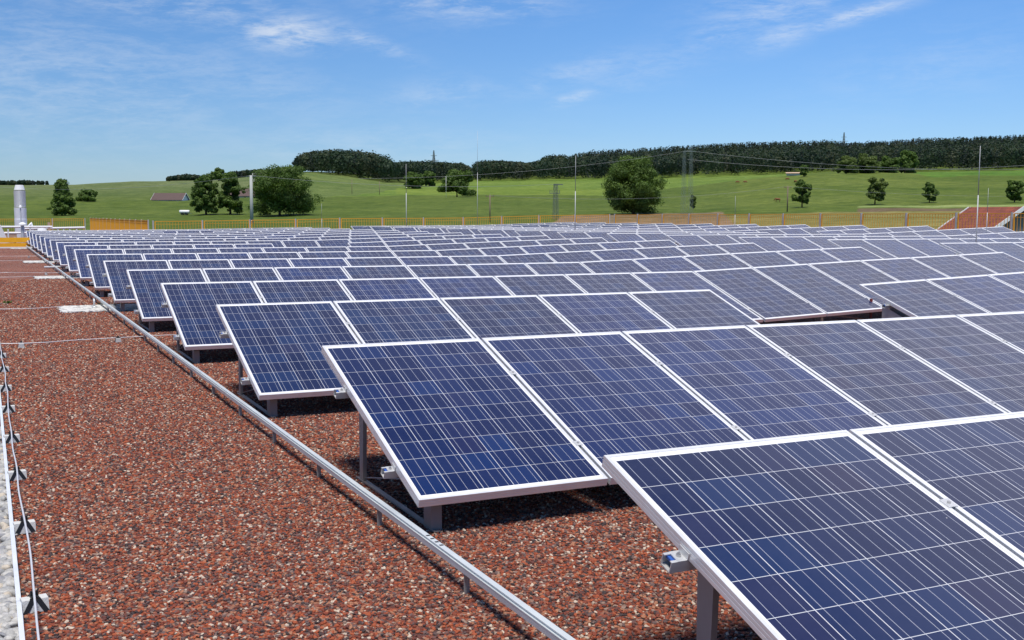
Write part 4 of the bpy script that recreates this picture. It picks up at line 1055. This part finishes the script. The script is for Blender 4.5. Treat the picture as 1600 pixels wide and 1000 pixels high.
for (px, top, base, lab, arm, mt) in [(765.5, 305, 348, 'wooden power pole with crossarm in front of the central meadow', 1, 'timber'), (1230, 294, 331, 'wooden power pole on the right meadow left of a small tree', 1, 'timber'),
        (550, 281, 304, 'thin wooden pole on the pale hill, left of two', 0, 'timber'), (593, 284, 305, 'thin wooden pole on the pale hill, right of two', 0, 'timber'), (697, 276, 310, 'slim white pole before the dark round tree', 0, 'white')]:
    g, d = ground_at(px, base, 110); hgt = (base-top)*d/FPX/math.cos(math.atan((px-800)/FPX))
    r = empty('field_pole', g, lab, 'pole', GW); m = MB(); rad = .12 if mt == 'timber' else .05
    m.tube([(0, 0, -.5), (0, 0, hgt)], [rad*1.2, rad], 8); m.build('pole', M[mt], r, smooth=True)
    if arm:
        m = MB(); m.bar(-ax*.8+Vector((0, 0, hgt*.93)), ax*.8+Vector((0, 0, hgt*.93)), .12, .12)
        for s_ in (-.7, .7): m.tube([ax*s_+Vector((0, 0, hgt*.93)), ax*s_+Vector((0, 0, hgt*.99))], .05, 6)
        m.build('crossarm', M['timber'], r)
    tops['q%d' % int(px)] = Vector(g)+Vector((0, 0, hgt*.98))
def line(a, b, sag, lab, rad=.022):
    a = Vector(a); b = Vector(b); m = MB()
    m.tube([a.lerp(b, t)-Vector((0, 0, sag*4*t*(1-t))) for t in np.linspace(0, 1, 28)], rad, 5)
    tag(m.build('power_line', M['cable']), lab, 'power line')
line(tops['a'], tops['b'], 1.2, 'thin power line from the concrete pole to the transformer mast')
line(tops['a'], at(-60, 287, 300), 2.0, 'thin power line leaving the concrete pole to the left')
line(at(560, 279, 240), tops['c'], 1.5, 'power line climbing across the forest to the twin legged pylon', .02)
line(tops['c'], at(1680, 262, 330), 2.0, 'upper power line running right from the pylon across the forest', .03)
line(tops['c']+Vector((0, 0, -2)), at(1680, 252, 300), 2.2, 'lower power line running right from the pylon across the forest', .03)
line(tops['q1230'], at(1680, 305, 320), 1.0, 'faint wire from the wooden pole over the small meadow trees', .018)
line(tops['q1230'], tops['q765'], 1.6, 'faint wire between the two wooden power poles', .018)

# ------------------------------------------------------------------ houses beyond the roof
def house(name, label, px, base, dist, w, dpt, hw, hr, yaw, roofm, wallm, wins=True, cat='house', sink=0.0, verge=True):
    p = at(px, 300, dist); z0 = land_z(px, dist)-sink
    r = empty(name, (p[0], p[1], z0), label, cat, None, (0, 0, yaw))
    m = MB(); m.box(-w/2, w/2, -dpt/2, dpt/2, 0, hw)
    for s_ in (-1, 1): m.prism([(s_*w/2, -dpt/2, hw), (s_*w/2, dpt/2, hw), (s_*w/2, 0, hw+hr-.05)], (0, 0, 0), (-s_*.25, 0, 0))
    m.build('wall', wallm, r)
    me = bpy.data.meshes.new('roof_cover'); vs, fs, uvs = [], [], []; o = .45; sl = math.hypot(dpt/2+o, hr*(1+o/(dpt/2)))
    ez = hw-hr*o/(dpt/2); t_ = .14
    for s_ in (-1, 1):
        k = len(vs)
        q = [(-w/2-o, s_*(dpt/2+o), ez), (w/2+o, s_*(dpt/2+o), ez), (w/2+o, 0, hw+hr), (-w/2-o, 0, hw+hr)]
        vs += q + [(a, b, c+t_) for a, b, c in q]
        uvq = [(0, 0), (w+2*o, 0), (w+2*o, sl), (0, sl)]
        for f in ((0, 1, 2, 3), (4, 5, 6, 7), (0, 1, 5, 4), (1, 2, 6, 5), (3, 0, 4, 7)):
            fs.append(tuple(k+i for i in f)); uvs += [uvq[i % 4] for i in f]
    me.from_pydata(vs, [], fs); uvl = me.uv_layers.new(name='UVMap')
    for i, q in enumerate(uvs): uvl.data[i].uv = q
    me.update(); obj('roof_cover', me, roofm, r)
    if verge:
        for s_ in (-1, 1):
            m = MB()
            for t in (-1, 1): m.bar((s_*(w/2+o+.03), t*(dpt/2+o), ez+.06), (s_*(w/2+o+.03), 0, hw+hr+.06), .05, .26)
            m.build('verge_board', M['white'], r)
    if wins:
        for i, x in enumerate(np.linspace(-w*.32, w*.32, 3)):
            for y_ in (-1, 1):
                m = MB(); yb = y_*(dpt/2+.003); m.box(x-.55, x+.55, min(yb, yb+y_*.05), max(yb, yb+y_*.05), hw*.45, hw*.45+1.2)
                wo = m.build('window', M['white'], r); m = MB(); yb2 = yb+y_*.053; m.box(x-.45, x+.45, min(yb2, yb2+y_*.01), max(yb2, yb2+y_*.01), hw*.45+.1, hw*.45+1.1); m.build('pane', M['glassdark'], wo)
    return r
M['gablewood'] = mat('weathered_boards', (.27, .25, .235), .85, 0, .2, .25, 2.5)
z0 = land_z(1560, 85); zr = float(at(1550, 326.3, 85)[2])
house('tiled_house', 'red tiled house roof with pale verges behind the right railing', 1557, 340, 85, 5.3, 7.6, zr-z0-2.5, 2.5, -.96-.866, M['roofred'], M['gablewood'], False)
house('barn', 'long low barn with brown roof and pale gable on the left meadow', 266, 312, float(ground_at(266, 313)[1]), 12.0, 5.6, 2.2, 2.3, -YAW-.16, M['pale_roof'], M['white'], False, 'barn', 1.9)
house('farmhouse', 'farmhouse with brownish red roof half hidden behind the trees', 382, 300, float(ground_at(385, 309)[1]), 11, 7, 3.0, 2.8, -YAW+.3, M['pale_roof'], M['wall'], True, 'house', 2.2)
house('farm_shed', 'grey roofed shed showing above the broad tree', 412, 300, float(ground_at(412, 285)[1]), 12, 7, 3.4, 1.8, -YAW+.1, M['slate'], M['wall'], False, 'shed')
g, d = ground_at(1240, 275.5, 300); house('pale_shed', 'low pale shed on the crest of the right hill', 1240, 274, d+10, 6.6, 3, 1.0, .35, -YAW-.2, M['pinkwood'], M['wall'], False, 'shed', 0, False)
g, d = ground_at(288.5, 336, 120)
r = empty('water_trailer', g, 'small white water tank trailer on the left meadow near the railing', 'trailer', None, (0, 0, -YAW))
m = MB(); m.tube([(-1.3, 0, .85), (-1.2, 0, .85), (1.2, 0, .85), (1.3, 0, .85)], [.3, .45, .45, .3], 14); m.build('tank', M['white'], r, smooth=True)
for x in (-.5, .5):
    for s_ in (-1, 1):
        m = MB(); m.tube([(x, s_*.5, .3), (x, s_*.68, .3)], .3, 12); m.build('wheel', M['black'], r)
m = MB(); m.bar((-1.2, 0, .42), (2.0, 0, .40), .12, .1); m.build('drawbar', M['lattice'], r)

# cattle
def cow_mesh():
    m = MB()
    m.tube([(-.95, 0, 1.12), (-.85, 0, 1.10), (-.4, 0, 1.02), (.2, 0, 1.0), (.6, 0, 1.08), (.85, 0, 1.18), (1.05, 0, 1.12), (1.25, 0, .86), (1.38, 0, .55), (1.48, 0, .36)], [.08, .28, .36, .38, .36, .27, .19, .15, .15, .08], 12)
    for x, s_ in ((-.72, -1), (-.72, 1), (.58, -1), (.58, 1)):
        k = -.09 if x < 0 else .02
        m.tube([(x, s_*.17, 1.0), (x+k*.5, s_*.19, .72), (x+k, s_*.19, .42), (x, s_*.19, .06), (x+.05, s_*.19, 0)], [.18, .13, .075, .055, .07], 8)
    m.tube([(-.98, 0, 1.2), (-1.06, 0, .9), (-1.04, 0, .5)], [.035, .03, .05], 6)
    for s_ in (-1, 1): m.tube([(1.22, s_*.1, .95), (1.20, s_*.27, .98)], [.05, .02], 6)
    return m.mesh('cow', True)
COWS = [(1230, 282.5, 'cowbrown', .3, 'dark brown cow grazing high on the right hill'), (1243, 286, 'cowbrown', 1.9, 'reddish cow on the right hill above a small dark tree'), (1215, 316, 'cowbrown', 2.6, 'brown cow alone low on the right meadow'),
        (1152, 287, 'cowbrown', .1, 'brown cow left of a pair near the forest edge'), (1164.5, 287, 'cowbrown', 2.9, 'brown cow right of a pair near the forest edge'), (1341, 269.2, 'cowwhite', .2, 'whitish cow on the hill crest by the hilltop bushes')]
cm = cow_mesh(); cms = {}
for (px, py, mt, yw, lab) in COWS:
    g, d = ground_at(px, py, 200)
    if mt not in cms:
        me = cm.copy(); me.materials.append(M[mt]); cms[mt] = me
    o = bpy.data.objects.new('cow', cms[mt]); col.objects.link(o); o.location = g; o.rotation_euler = (0, 0, -YAW+yw); o.scale = (.72,)*3 if mt == 'cowbrown' else (1.25,)*3
    tag(o, lab, 'cow', 'cattle grazing on the right hill')

# two little green weeds in the gravel
for (x, y, lab) in [(-.06, 15.9, 'small yellowish green weed beside the cable rail by the nearest white slab'), (-1.42, 16.8, 'tiny green weed in the gravel near the kerb at left')]:
    V, F, T = leaf_cloud([(0, 0, .02, .06, .05, .02), (.05, .03, .02, .04, .04, .02)], 60, .016)
    V[:, 2] = np.maximum(V[:, 2], .005); me = npmesh('weed', V, F); add_tint(me, T); o = obj('weed', me, M['leaf_light'], None, (x, y, 0)); tag(o, lab, 'weed')
